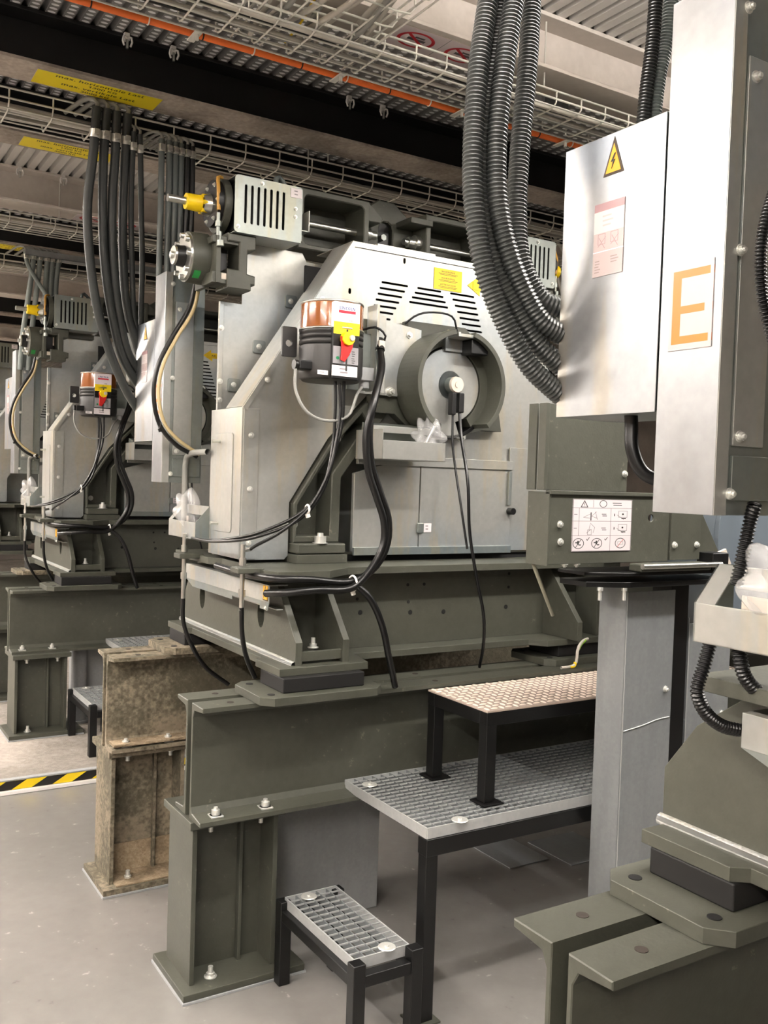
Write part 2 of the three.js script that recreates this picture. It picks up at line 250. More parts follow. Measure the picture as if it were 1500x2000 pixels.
// ---------------------------------------------------------------- room
const X0 = -3, X1 = 8.5, Z0 = 3.5, Z1 = -17, KERB = -4.93, PER = 2.92;
structure('floor', bx(X0, X1, -0.2, 0, KERB, Z0, 0), M.floor);
structure('floor_raised', bx(X0, X1, -0.2, 0.07, Z1, KERB, 0), M.conc);
structure('wall_left', bx(X0 - 0.2, X0, 0, 3.6, Z1, Z0, 0), M.wall);
structure('wall_right', bx(X1, X1 + 0.2, 0, 3.6, Z1, Z0, 0), M.wall);
structure('wall_back', bx(X0, X1, 0, 3.6, Z1 - 0.2, Z1, 0), M.wall);
structure('wall_front', bx(X0, X1, 0, 3.6, Z0, Z0 + 0.2, 0), M.wall);
structure('ceiling', bx(X0 - 0.2, X1 + 0.2, 3.6, 3.8, Z1 - 0.2, Z0 + 0.2, 0), M.conc);
// trapezoidal decking, ribs running away from the camera along z
const dots = canvasMat(64, 64, (x) => { x.fillStyle = '#8c8a88'; x.fillRect(0, 0, 64, 64); x.fillStyle = '#ffffff'; x.beginPath(); x.ellipse(32, 32, 15, 17, 0, 0, 7); x.fill(); }, { roughness: 0.5, metalness: 0.3 });
dots.map.wrapS = dots.map.wrapT = THREE.RepeatWrapping; dots.map.repeat.set(1 / 0.06, 1 / 0.03); dots.map.offset.set(0.2, 0);
M.deckDots = dots; M.deck = std({ color: 0xcfccc8, roughness: 0.45, metalness: 0.3 });
function deck(z0, z1, mat) {
  const p = 0.06, lo = 3.29, hi = 3.316, top = 3.319, pts = [], x0 = -0.6, n = Math.round((X1 - x0) / p);
  for (let i = 0; i < n; i++) { const x = x0 + i * p; pts.push([x, lo], [x + 0.036, lo], [x + 0.042, hi], [x + 0.054, hi]); }
  const xe = x0 + n * p; pts.push([xe, lo], [xe, top], [x0, top]);
  let g = ex('z', pts, z1, z0, [], 0); if (g.index) g = g.toNonIndexed(); const q = g.attributes.position, uv = g.attributes.uv; for (let i = 0; i < q.count; i++) uv.setXY(i, q.getX(i), q.getZ(i));
  const m = part('ceiling_deck', g, mat, null, true); m.userData.kind = 'structure'; scene.add(m);
}
const dk = (a, b, m) => deck(a, b, m);
dk(-1.0, -2.53, M.deck); dk(3.4, -1.0, M.deck);
for (let k = 0; k < 5; k++) { const o = -k * PER; dk(-2.62 + o, -3.66 + o, k < 2 ? M.deckDots : M.deck); dk(-3.66 + o, -4.42 + o, k < 2 ? M.deckDots : M.deck); dk(-4.42 + o, -5.54 + o, M.deck); }
structure('ceiling_void', bx(X0, X1, 3.33, 3.34, Z1, Z0, 0), M.beige);

// ceiling beams along x
const iBeam = (zc, y0, h, w, tw, tf) => [[zc - w / 2, y0], [zc + w / 2, y0], [zc + w / 2, y0 + tf], [zc + tw / 2, y0 + tf * 1.8], [zc + tw / 2, y0 + h - tf * 1.8], [zc + w / 2, y0 + h - tf], [zc + w / 2, y0 + h], [zc - w / 2, y0 + h], [zc - w / 2, y0 + h - tf], [zc - tw / 2, y0 + h - tf * 1.8], [zc - tw / 2, y0 + tf * 1.8], [zc - w / 2, y0 + tf]];
const rank = ['nearest', 'second', 'third', 'fourth', 'fifth', 'sixth', 'seventh'];
function ceilBeam(name, label, zc, mat, bottom) {
  const t = thing(name, label, 'beam', [-0.6, 3.1, zc]);
  part('web', ex('x', [[zc - 0.006, 3.112], [zc + 0.006, 3.112], [zc + 0.006, 3.276], [zc - 0.006, 3.276]], -0.6, X1, [], 0), mat, t);
  part('top_flange', bx(-0.6, X1, 3.276, 3.29, zc - 0.095, zc + 0.095), mat, t);
  part('bottom_flange', bx(-0.6, X1, 3.1, 3.112, zc - 0.095, zc + 0.095), bottom, t);
  return t;
}
for (let k = 0; k < 4; k++) {
  const o = -k * PER;
  ceilBeam('crane_beam', `black steel ceiling beam, ${rank[2 * k]} of the dark ones from the viewer`, -3.66 + o, M.beamBlack, M.flange);
  ceilBeam('crane_beam', `black steel ceiling beam behind a wire tray, ${['second', 'fourth', 'sixth', 'eighth'][k]} dark one from the viewer`, -4.42 + o, M.beamBlack, M.flange);
  ceilBeam('roof_beam', `beige painted ceiling beam, ${rank[k]} from the viewer`, -2.62 + o, M.beige, M.beige);
}
// signs under the beams
function ceilSign(label, mat, cat, x0, x1, z0, z1, flip) {
  const t = thing('ceiling_sign', label, cat, [x0, 3.1, (z0 + z1) / 2]);
  const g = new THREE.PlaneGeometry(x1 - x0, Math.abs(z1 - z0)); g.rotateX(Math.PI / 2); if (flip) g.rotateY(Math.PI);
  const b = bx(x0, x1, 3.0975, 3.0995, z0, z1, 0);
  part('sign_plate', b, M.cream, t);
  g.translate((x0 + x1) / 2, 3.0972, (z0 + z1) / 2); part('sign_print', g, mat, t, true); return t;
}
ceilSign('yellow load limit sign on the underside of the nearest black beam', S.loadSign, 'sign', 0.705, 1.17, -3.735, -3.605);
ceilSign('yellow load limit sign under the black beam behind the wire tray', S.loadSign, 'sign', 0.80, 1.20, -4.49, -4.36);
ceilSign('yellow load limit sign under the black beam at the far left', S.loadSign, 'sign', 0.95, 1.36, -3.735 - PER, -3.605 - PER);
ceilSign('white sign with two red prohibition rings on the nearest beige beam', S.forbid, 'sign', 1.60, 1.98, -2.69, -2.55);
ceilSign('white sign with red prohibition rings on the second beige beam, partly behind hoses', S.forbid, 'sign', 1.30, 1.68, -2.69 - PER, -2.55 - PER);
// beam clamps: small white double-wing clips on the flange edges
function clamp(label, x, z, g) {
  const t = thing('beam_clamp', label, 'clamp', [x, 3.2, z], g);
  part('clip', [bx(x - 0.01, x + 0.01, 3.262, 3.29, z - 0.01, z + 0.012), ...[-1, 1].map((s) => wire([[x, 3.268, z + 0.012], [x + s * 0.014, 3.274, z + 0.016], [x + s * 0.018, 3.255, z + 0.016], [x + s * 0.012, 3.238, z + 0.016]], 0.004))], M.white, t);
  part('screw', cyl([x, 3.23, z + 0.012], [x, 3.262, z + 0.012], 0.005), M.chrome, t);
}
[[1.01, -3.56, 'leftmost'], [1.19, -3.56, 'second from left'], [1.97, -3.56, 'third from left'], [2.14, -3.56, 'rightmost']].forEach(([x, z, s]) => clamp(`white beam clip on the nearest black beam, ${s} of four`, x, z));
[[0.98, -5.45, 'left'], [1.21, -5.45, 'right']].forEach(([x, z, s]) => clamp(`white beam clip on the second beige beam, ${s} one of two`, x, z));

// wire mesh trays
function wireTray(name, label, x0, x1, z0, z1, y, h, pitch, mat = M.wire) {
  const t = thing(name, label, 'cable tray', [x0, y, (z0 + z1) / 2]);
  for (const zz of [z0, z1]) for (const yy of [y + h, y + h * 0.5]) part('rail', cyl([x0, yy, zz], [x1, yy, zz], 0.004, 0.004, 6), mat, t);
  for (let i = 0; i < 5; i++) { const zz = z0 + (z1 - z0) * i / 4; part('long_wire', cyl([x0, y, zz], [x1, y, zz], 0.0032, 0.0032, 6), mat, t); }
  for (let x = x0 + pitch / 2; x < x1; x += pitch) part('cross_wire', wire([[x, y + h, z0], [x, y + h * 0.25, z0], [x, y, z0 + (z1 - z0) * 0.12], [x, y, z1 - (z1 - z0) * 0.12], [x, y + h * 0.25, z1], [x, y + h, z1]], 0.0036), mat, t);
  for (let x = x0 + 0.4; x < x1; x += 1.0) for (const zz of [z0, z1]) part('hanger', cyl([x, y + h, zz], [x, 3.29, zz], 0.003), mat, t);
  return t;
}
function trayCables(label, x0, x1, z0, z1, y, n, mats, sag, r = 0.009) {
  for (let i = 0; i < n; i++) {
    const zz = z0 + (z1 - z0) * (i + 0.5) / n, pts = [], ph = rnd() * 6;
    for (let x = x0; x < x1 + 0.01; x += 0.3) pts.push([x, y + r + 0.004 + 0.006 * Math.sin(x * 5 + ph) + (i % 3) * 0.012, zz + sag * Math.sin(x * 3 + ph)]);
    const t = thing('tray_cable', label, 'cable', [x0, y, zz], label);
    part('cable', tube(pts, r * (0.8 + 0.4 * rnd()), 0, 7), mats[i % mats.length], t);
  }
}
const trayWhere = ['between the two nearest black beams', 'behind the second beige beam', 'at the far left'];
for (let k = 0; k < 2; k++) {
  const o = -k * PER, y = 3.0;
  wireTray('wire_tray', 'galvanised wire basket tray ' + ['between the two nearest black beams', 'above the hoses of the machine left of centre'][k], -0.4, 6.5, -3.79 + o, -3.99 + o, y, 0.075, 0.16);
  trayCables('grey cable lying in the wire tray ' + ['between the two nearest black beams', 'above the machine left of centre'][k], -0.3, 6.4, -3.82 + o, -3.97 + o, y, 6, [M.cableLight, M.cableGrey, M.cableLight], 0.006);
}
wireTray('wire_tray', 'wire basket tray beside the orange conduit under the nearest beige beam', -0.2, 6.5, -2.56, -2.77, 2.995, 0.055, 0.12);
trayCables('grey cable lying in the tray beside the orange conduit', 0.4, 6.4, -2.58, -2.75, 2.995, 6, [M.cableLight, M.cableGrey, M.black], 0.006, 0.008);
wireTray('wire_tray', 'wire basket tray under the second beige beam', -0.2, 6.5, -2.56 - PER, -2.77 - PER, 2.995, 0.055, 0.12);
trayCables('grey cable lying in the tray under the second beige beam', 0.4, 6.4, -2.58 - PER, -2.75 - PER, 2.995, 5, [M.cableLight, M.cableGrey], 0.006, 0.01);
{
  const t = thing('conduit', 'orange conduit running along the ceiling beside the wire tray', 'conduit', [-0.4, 3.0, -2.8]);
  part('pipe', cyl([-0.4, 3.0, -2.805], [6.5, 3.0, -2.805], 0.0125, 0.0125, 14), M.orange, t);
  for (let x = 0.35; x < 5; x += 0.17) part('cable_tie', new THREE.TorusGeometry(0.0135, 0.0022, 6, 14).rotateY(Math.PI / 2).translate(x, 3.0, -2.805), x % 0.34 < 0.17 ? M.black : M.tie, t);
  for (let x = 0.5; x < 5; x += 0.5) part('bracket', [bx(x - 0.012, x + 0.012, 2.982, 2.987, -2.83, -2.75), cyl([x, 2.985, -2.77], [x, 2.965, -2.77], 0.006)], M.wire, t);
  const c = thing('wire_tray', 'wire basket tray crossing above the orange conduit, full of loose cables', 'cable tray', [1.35, 3.02, -2.1]);
  for (let i = 0; i < 5; i++) { const x = 1.12 + i * 0.1; part('long_wire', cyl([x, 3.02, -2.8], [x, 3.02, -1.2], 0.0034, 0.0034, 6), M.wire, c); }
  for (const x of [1.12, 1.52]) for (const y of [3.05, 3.08]) part('rail', cyl([x, y, -2.8], [x, y, -1.2], 0.0034, 0.0034, 6), M.wire, c);
  for (let z = -2.76; z < -1.2; z += 0.1) part('cross_wire', wire([[1.12, 3.08, z], [1.12, 3.03, z], [1.15, 3.02, z], [1.49, 3.02, z], [1.52, 3.03, z], [1.52, 3.08, z]], 0.0034), M.wire, c);
  for (let i = 0; i < 12; i++) {
    const x = 1.15 + 0.03 * i, ph = rnd() * 6, pts = [];
    for (let z = -2.76; z < -1.2; z += 0.12) pts.push([x + 0.02 * Math.sin(z * 7 + ph), 3.034 + 0.014 * Math.sin(z * 9 + ph * 2) + (i % 3) * 0.014, z]);
    const w = thing('loose_cable', i === 4 ? 'thin yellow cable in the crossing wire tray' : 'loose grey cable tangled in the crossing wire tray', 'cable', [x, 3.03, -2.7], i === 4 ? undefined : 'loose cables in the crossing tray');
    part('cable', tube(pts, i === 4 ? 0.004 : 0.009, 0, 7), i === 4 ? M.yellow : i % 4 === 1 ? M.cableGrey : M.cableLight, w);
  }
  const bb = thing('junction_box', 'small grey junction box hanging beside the orange conduit at right', 'box', [2.6, 3.13, -3.0]);
  part('box_body', bx(2.52, 2.66, 3.17, 3.29, -3.02, -2.94, 0.006), M.greyWall, bb); part('lid', bx(2.525, 2.655, 3.175, 3.285, -2.94, -2.93, 0.004), M.greyWall, bb);
}
// hazard kerb of the raised floor
{
  const t = thing('hazard_kerb', 'yellow and black striped kerb with white edge strip across the floor', 'kerb', [1, 0, KERB]);
  for (let i = 0; i < 6; i++) { const x0 = -3 + i * 1.6, x1 = x0 + 1.6; plate('striped_tape', t, S.stripes, '+z', x0, x1, 0.022, 0.066, KERB + 0.0035, 0.004); }
  part('edge_strip', bx(-3, 6.6, 0, 0.02, KERB, KERB + 0.02, 0.003), M.white, t);
  part('nosing', bx(-3, 6.6, 0.066, 0.074, KERB - 0.03, KERB + 0.006, 0.002), M.greyWall, t);
}
// ---------------------------------------------------------------- one hoisting machine, drawn at its true place (the central one)
const unit = [];
const U = (name, label, cat, pos, tag, group) => { const t = thing(name, label.replace('{u}', 'central machine'), cat, pos, group); template.set(t, label); unit.push([t, tag]); return t; };
const YB = 0.93;                                            // top of the floor beams
const oct = (x0, x1, z0, z1, c) => [[x0 + c, z0], [x1 - c, z0], [x1, z0 + c], [x1, z1 - c], [x1 - c, z1], [x0 + c, z1], [x0, z1 - c], [x0, z0 + c]];
// rubber mounts
function mount(which, x0, x1, zc, label, tag) {
  const t = U('rubber_mount', label, 'mount', [(x0 + x1) / 2, YB, zc], tag);
  part('pad_plate', ex('y', oct(x0, x1, zc - 0.135, zc + 0.135, 0.035), YB, YB + 0.027), which === 'far' ? M.dirty : M.paint, t);
  part('rubber_block', bx(x0 + 0.085, x1 - 0.06, YB + 0.027, 1.005, zc - 0.09, zc + 0.09, 0.004), M.rubber, t);
  for (const sx of [x0 + 0.045]) for (const s of [-1, 1]) part('bolt_hole', cyl([sx, YB + 0.026, zc + s * 0.085], [sx, YB + 0.0285, zc + s * 0.085], 0.012), M.blackMatt, t);
}
mount('near', 1.215, 1.66, -2.75, 'black rubber mount under near left foot of the {u}', 'padsN');
mount('far', 1.215, 1.66, -3.665, 'black rubber mount under far left foot of the {u}', 'pads');
mount('near', 2.50, 2.94, -2.88, 'black rubber mount under near right foot of the {u}', 'padsR');
// welded base frame
let solidEnd;
{
  const t = U('machine_base', 'olive welded steel base frame of the {u}', 'base frame', [2.08, 1.005, -3.225], 'base');
  const zn = -2.69, zf = -3.775;
  const plan = [[1.30, zn], [1.63, zn], [1.66, -2.84], [2.47, -2.84], [2.52, -2.78], [2.86, -2.78], [2.86, zf], [1.30, zf], [1.30, zf + 0.19], [1.328, zf + 0.21], [1.328, zn - 0.21], [1.30, zn - 0.19]];
  part('bottom_plate', ex('y', plan, 1.005, 1.03), M.paint, t);
  const end = [[-2.72, 1.03], [-2.72, 1.105], [-2.90, 1.312], [-3.60, 1.312], [-3.72, 1.225], [-3.79, 1.13], [-3.79, 1.03]];
  const oval = (z, y, rz, ry) => Array.from({ length: 18 }, (_, i) => [z + rz * Math.cos(i / 18 * 6.2832), y + ry * Math.sin(i / 18 * 6.2832)]);
  part('end_plate', ex('x', end, 1.37, 1.395, [oval(-3.0, 1.165, 0.03, 0.052), oval(-3.57, 1.155, 0.03, 0.052)]), M.paint, t);
  solidEnd = uvBox(ex('x', end, 1.37, 1.395)); solidEnd.translate(-2.08, -1.005, 3.225);
  part('gusset_plate', ex('x', [[-2.72, 1.03], [-2.72, 1.105], [-2.90, 1.312], [-2.95, 1.312], [-2.95, 1.03]], 1.548, 1.572), M.paint, t);
  part('gusset_plate', ex('x', [[-2.72, 1.03], [-2.72, 1.105], [-2.90, 1.312], [-2.95, 1.312], [-2.95, 1.03]], 2.62, 2.645), M.paint, t);
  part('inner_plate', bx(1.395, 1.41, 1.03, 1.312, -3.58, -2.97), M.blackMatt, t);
  part('foot_bar', bx(1.395, 1.548, 1.04, 1.072, -2.745, -2.73), M.paint, t);
  part('weld_bead', tube([[1.366, 1.032, -2.72], [1.364, 1.034, -3.0], [1.366, 1.032, -3.4], [1.364, 1.034, -3.79]], 0.0115, 60, 8), M.weld, t);
  part('web', bx(1.395, 2.86, 1.03, 1.312, -2.95, -2.93), M.paint, t);
  part('web', bx(1.395, 2.86, 1.03, 1.312, -3.60, -3.58), M.paint, t);
  part('stiffener', bx(2.80, 2.82, 1.03, 1.312, -2.93, -2.80), M.paint, t);
  const top = [[1.285, -2.80], [1.31, -2.74], [1.50, -2.74], [1.62, -2.83], [2.86, -2.83], [2.86, -3.66], [1.285, -3.66], [1.285, -3.30], [1.315, -3.24], [1.315, -2.98], [1.285, -2.93]];
  part('top_plate', ex('y', top, 1.312, 1.338), M.paint, t);
  for (const z of [-2.86, -3.42]) part('pipe_tab', bx(1.205, 1.30, 1.325, 1.345, z - 0.035, z + 0.035, 0.004), M.paint, t);
  for (const [x, y, r] of [[1.94, 1.255, 0.006], [1.945, 1.19, 0.006], [2.015, 1.255, 0.006], [1.955, 1.15, 0.009], [2.11, 1.145, 0.009], [2.42, 1.15, 0.009], [2.43, 1.23, 0.006], [2.43, 1.285, 0.006], [1.72, 1.21, 0.006], [1.735, 1.16, 0.009]]) part('bolt_hole', cyl([x, y, -2.931], [x, y, -2.9285], r, r, 12), M.blackMatt, t);
  part('bolt', studG([1.47, 1.072, -2.79], '+y', 0.010), M.bolt, t);
  part('bolt', boltG([2.66, 1.03, -2.82], '+y', 0.016, 0.022), M.black, t);
}
// galvanised cable duct on the end plate
{
  const t = U('cable_duct', 'galvanised cable duct with yellow triangle on base end of the {u}', 'duct', [1.33, 1.22, -3.15], 'duct');
  part('channel', [bx(1.30, 1.304, 1.232, 1.29, -3.575, -2.79), bx(1.30, 1.37, 1.286, 1.29, -3.575, -2.79), bx(1.345, 1.369, 1.2, 1.204, -3.5, -2.82)], M.galv, t);
  part('lower_flange', ex('x', [[-3.575, 1.232], [-2.79, 1.232], [-2.80, 1.205], [-2.86, 1.205], [-2.86, 1.218], [-3.1, 1.218], [-3.1, 1.205], [-3.5, 1.205]], 1.301, 1.304, [], 0), M.galvDark, t);
  plate('warning_sticker', t, S.electric, '-x', -2.83, -2.795, 1.236, 1.286, 1.2985);
  bolts(t, [[[1.306, 1.212, -2.815], '-x']], M.bolt, 0.007, 0.006);
}
// grease lines dropping from the base
[['near', -2.86, [[1.235, 1.2, -2.86], [1.24, 1.12, -2.86], [1.262, 1.04, -2.87], [1.30, 0.965, -2.88]]], ['far', -3.42, [[1.235, 1.16, -3.42], [1.238, 1.08, -3.42], [1.265, 1.0, -3.41], [1.33, 0.9, -3.42], [1.43, 0.82, -3.42]]]].forEach(([w, z, pts]) => {
  const t = U('grease_hose', `black hose with steel fittings dropping from ${w} tab of the {u}`, 'hose', [1.235, 1.2, z], 'grease');
  part('fitting', [cyl([1.235, 1.35, z], [1.235, 1.375, z], 0.012, 0.012, 6), cyl([1.235, 1.375, z], [1.235, 1.42, z], 0.008), cyl([1.235, 1.40, z], [1.265, 1.405, z], 0.007)], M.chrome, t);
  part('fitting', [cyl([1.235, 1.325, z], [1.235, 1.27, z], 0.008), cyl([1.235, 1.27, z], [1.235, 1.245, z], 0.012, 0.012, 6), cyl([1.235, 1.245, z], [1.235, pts[0][1], z], 0.008)], M.chrome, t);
  part('rubber_line', tube([[1.235, pts[0][1] + 0.01, z], ...pts.slice(1)], 0.0085), M.cable, t);
});
// sheet metal housing around the sheave
{
  const t = U('sheave_housing', 'galvanised sheet metal housing with ventilation slots on the {u}', 'housing', [2.085, 1.338, -3.1], 'housing');
  const ZF = -3.05, cx = 2.075;
  const holes = [];
  const row = (x0, x1, y) => { holes.push(slotH(x0, x1, y, 0.0042)); holes.push(slotH(2 * cx - x1, 2 * cx - x0, y, 0.0042)); };
  for (let i = 0; i < 11; i++) { const y = 2.399 - i * 0.0228; row(1.854 - i * 0.0078, 1.975 - i * 0.0125, y); }
  for (let i = 11; i < 14; i++) { const y = 2.399 - i * 0.0228; row(1.854 - i * 0.0078, 1.975 - 11 * 0.0125 - (i - 10) * 0.012, y); }
  for (let i = 0; i < 4; i++) holes.push(slotH(2.018 - i * 0.012, 2.132 + i * 0.012, 2.399 - i * 0.0195, 0.0042));
  holes.push(slotV(1.955, 2.482, 2.505, 0.006), slotV(1.717, 2.336, 2.358, 0.006));
  const outl = [[1.303, 1.349], [1.478, 1.349], [1.492, 1.363], [1.492, 1.556], [1.643, 1.795], [1.895, 2.062], [1.975, 2.0], [1.853, 1.845], [1.77, 1.735], [2.867, 1.735], [2.867, 1.889], [2.445, 2.53], [1.725, 2.53], [1.303, 1.889]];
  part('front_panel', ex('z', outl, ZF - 0.003, ZF, holes, 0), M.galv, t);
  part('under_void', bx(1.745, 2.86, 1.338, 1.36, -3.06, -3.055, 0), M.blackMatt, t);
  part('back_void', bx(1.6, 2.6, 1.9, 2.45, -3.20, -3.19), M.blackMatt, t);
  // side strip of the housing, folded round the outline
  part('left_side_panel', bx(1.300, 1.304, 1.352, 1.889, -3.34, ZF), M.galv, t);
  const strip = (a, b, z0, z1, th) => { const dx = b[0] - a[0], dy = b[1] - a[1], L = Math.hypot(dx, dy), nx = -dy / L * th, ny = dx / L * th; return ex('z', [a, b, [b[0] + nx, b[1] + ny], [a[0] + nx, a[1] + ny]], z1, z0, [], 0); };
  part('diagonal_panel', strip([1.303, 1.889], [1.725, 2.53], ZF, -3.20, 0.004), M.galv, t);
  part('diagonal_panel', strip([2.445, 2.53], [2.867, 1.889], ZF, -3.34, 0.004), M.galv, t);
  part('top_panel', bx(1.725, 2.445, 2.53, 2.534, -3.34, ZF), M.galv, t);
  part('top_cap', bx(1.85, 2.12, 2.534, 2.55, -3.2, -3.08), M.galv, t);
  part('edge_fold', [strip([1.315, 1.878], [1.737, 2.522], ZF + 0.008, ZF, 0.018), strip([1.73, 2.512], [2.44, 2.512], ZF + 0.006, ZF, 0.018)], M.galv, t);
  part('corner_flange', bx(1.306, 1.365, 1.352, 1.885, ZF, ZF + 0.004), M.galv, t);
  part('access_plate', ex('x', rrect(-3.30, -3.12, 1.44, 1.80, 0.015), 1.296, 1.30), M.galv, t);
  for (const y of [1.47, 1.77]) part('stud', cyl([1.296, y, -3.24], [1.265, y, -3.24], 0.006), M.chrome, t);
  // big sheet behind, carrying the drive
  part('rear_sheet', ex('z', [[1.335, 1.345], [2.8, 1.345], [2.8, 2.50], [1.68, 2.50], [1.66, 2.532], [1.41, 2.532], [1.41, 2.30], [1.335, 2.30]], -3.345, -3.34, [], 0), M.galv, t);
  part('sheet_flange', bx(1.318, 1.335, 1.345, 2.30, -3.345, -3.33), M.galv, t);
  for (const [x, y] of [[1.39, 1.985], [1.49, 2.14], [1.62, 2.33]]) { part('fixing_tab', ex('z', rrect(x - 0.03, x + 0.02, y - 0.02, y + 0.03, 0.008), -3.34, -3.332), M.galvDark, t); bolts(t, [[[x - 0.008, y + 0.006, -3.332], '+z']], M.bolt, 0.008, 0.007); }
  for (const [x, y] of [[1.375, 1.962], [1.69, 2.425]]) part('stud', cyl([x, y, -3.12], [x + 0.012, y - 0.018, -3.07], 0.005), M.chrome, t);
  bolts(t, [[[1.335, 1.79, ZF + 0.004], '+z'], [[1.335, 1.60, ZF + 0.004], '+z'], [[1.335, 1.41, ZF + 0.004], '+z'], [[1.326, 2.20, -3.33], '+z'], [[1.326, 2.0, -3.33], '+z'], [[1.326, 1.93, -3.33], '+z'], [[1.39, 1.99, ZF + 0.008], '+z'], [[1.60, 2.30, ZF + 0.008], '+z']], M.bolt, 0.008, 0.007);
  // lower sliding panels
  part('lower_panel', ex('z', [[1.745, 1.375], [2.04, 1.375], [2.04, 1.715], [1.90, 1.715], [1.745, 1.67]], -3.04, -3.02), M.galv, t);
  part('lower_panel', bx(2.045, 2.50, 1.375, 1.705, -3.04, -3.02), M.galv, t);
  part('lower_panel', bx(2.50, 2.867, 1.37, 1.80, -3.045, -3.035), M.galv, t);
  part('panel_skirt', bx(1.745, 2.50, 1.362, 1.392, -3.02, -3.008), M.galvDark, t);
  part('panel_rail', bx(1.755, 2.50, 1.705, 1.742, -3.03, -3.012), M.galv, t);
  const lk = part('panel_latch', bx(2.03, 2.06, 1.445, 1.485, -3.02, -3.008, 0.004), M.galvDark, t); plate('note_tag', lk, S.noteTag, '+z', 2.06, 2.10, 1.448, 1.483, -3.018);
  part('lift_handle', [bx(2.476, 2.492, 1.56, 1.70, -3.02, -3.005, 0.003)], M.galvDark, t); part('knob', cyl([2.492, 1.535, -3.02], [2.492, 1.535, -2.99], 0.014), M.black, t);
  plate('warning_label', t, S.warnYellow, '+z', 2.094, 2.229, 2.407, 2.49, ZF + 0.002);
  part('arrow_label', ex('z', [[2.258, 2.442], [2.312, 2.482], [2.312, 2.462], [2.38, 2.462], [2.38, 2.426], [2.322, 2.426], [2.322, 2.406]], ZF, ZF + 0.002, [], 0), M.yellow, t);
  plate('arrow_print', t, S.arrowAB, '+z', 2.285, 2.375, 2.428, 2.46, ZF + 0.0035);
}
// bearing ring, hub and encoder of the sheave
{
  const CX = 2.1, CY = 2.018;
  const t = U('bearing_ring', 'olive cast bearing ring with bright hub disc on the {u}', 'bearing', [CX, CY, -3.0], 'ring');
  part('mounting_plate', ex('z', [[1.80, 1.90], [1.80, 1.966], [1.93, 1.966], [1.95, 2.258], [2.22, 2.26], [2.27, 2.22], [2.40, 1.96], [2.42, 1.86], [2.32, 1.86], [2.25, 1.84], [1.98, 1.84], [1.90, 1.90]], -3.045, -3.0), M.paint, t);
  const outer = (a0, a1) => ex('z', sect(0.186, 0.205, CX, CY, a0, a1, 28), -2.99, -2.84);
  part('rim', outer(-0.28 * Math.PI, 0.42 * Math.PI), M.paint, t);
  part('rim', outer(0.56 * Math.PI, 1.30 * Math.PI), M.paint, t);
  part('rim', ex('z', sect(0.19, 0.205, CX, CY, 1.30 * Math.PI, 1.72 * Math.PI, 20), -2.99, -2.93), M.black, t);
  part('inner_step', [ex('z', sect(0.15, 0.188, CX, CY, -0.3 * Math.PI, 0.42 * Math.PI, 28), -2.99, -2.93), ex('z', sect(0.15, 0.188, CX, CY, 0.56 * Math.PI, 1.30 * Math.PI, 28), -2.99, -2.93)], M.paint, t);
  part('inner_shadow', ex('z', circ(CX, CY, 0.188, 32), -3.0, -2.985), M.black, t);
  part('hub_disc', ex('z', [...circ(CX, CY, 0.142, 40, -0.42 * Math.PI, 1.30 * Math.PI), [CX - 0.03, CY - 0.15], [CX - 0.03, CY - 0.20], [CX + 0.06, CY - 0.20]], -2.945, -2.93), M.galv, t);
  part('key_plate', [bx(CX - 0.03, CX + 0.05, CY + 0.13, CY + 0.185, -2.945, -2.92), bx(CX - 0.02, CX + 0.09, CY + 0.178, CY + 0.19, -2.93, -2.85)], M.galv, t);
  part('clamp_block', bx(CX + 0.05, CX + 0.13, CY + 0.12, CY + 0.175, -2.93, -2.86, 0.005), M.black, t);
  const e = part('encoder', [cyl([CX + 0.005, CY + 0.002, -2.938], [CX + 0.005, CY + 0.002, -2.93], 0.055, 0.055, 28), cyl([CX + 0.008, CY + 0.002, -2.93], [CX + 0.008, CY + 0.002, -2.898], 0.031, 0.031, 24)], M.galvDark, t);
  part('encoder_cap', [cyl([CX + 0.008, CY + 0.002, -2.898], [CX + 0.008, CY + 0.002, -2.886], 0.031, 0.029, 24), cyl([CX + 0.008, CY + 0.002, -2.886], [CX + 0.008, CY + 0.002, -2.883], 0.012, 0.012, 16)], M.cream, e);
  part('connector', [bx(CX - 0.025, CX - 0.005, CY - 0.115, CY - 0.03, -2.90, -2.87, 0.004), bx(CX + 0.008, CX + 0.032, CY - 0.105, CY - 0.03, -2.90, -2.87, 0.004)], M.black, e);
  bolts(t, [[[1.945, 2.20, -3.0], '+z'], [[1.865, 1.98, -2.985], '+z'], [[2.24, 2.215, -3.0], '+z'], [[2.36, 1.985, -3.0], '+z'], [[2.235, 1.83, -3.03], '+z']], M.bolt, 0.014, 0.02);
  for (const [x, y] of [[CX - 0.012, CY + 0.186], [CX + 0.07, CY + 0.186]]) part('screw', cyl([x, y, -2.86], [x, y + 0.01, -2.86], 0.007), M.chrome, t);
  // bright mounting sheet left of the ring
  part('side_sheet', ex('z', [[1.73, 1.965], [1.90, 1.965], [1.905, 2.04], [1.96, 2.13], [2.0, 2.15], [2.0, 2.225], [1.74, 2.255]], -2.99, -2.984, [], 0), M.galv, t);
  const g = part('grease_nipple', cyl([2.135, 2.235, -3.0], [2.15, 2.215, -2.95], 0.011), M.chrome, t);
}
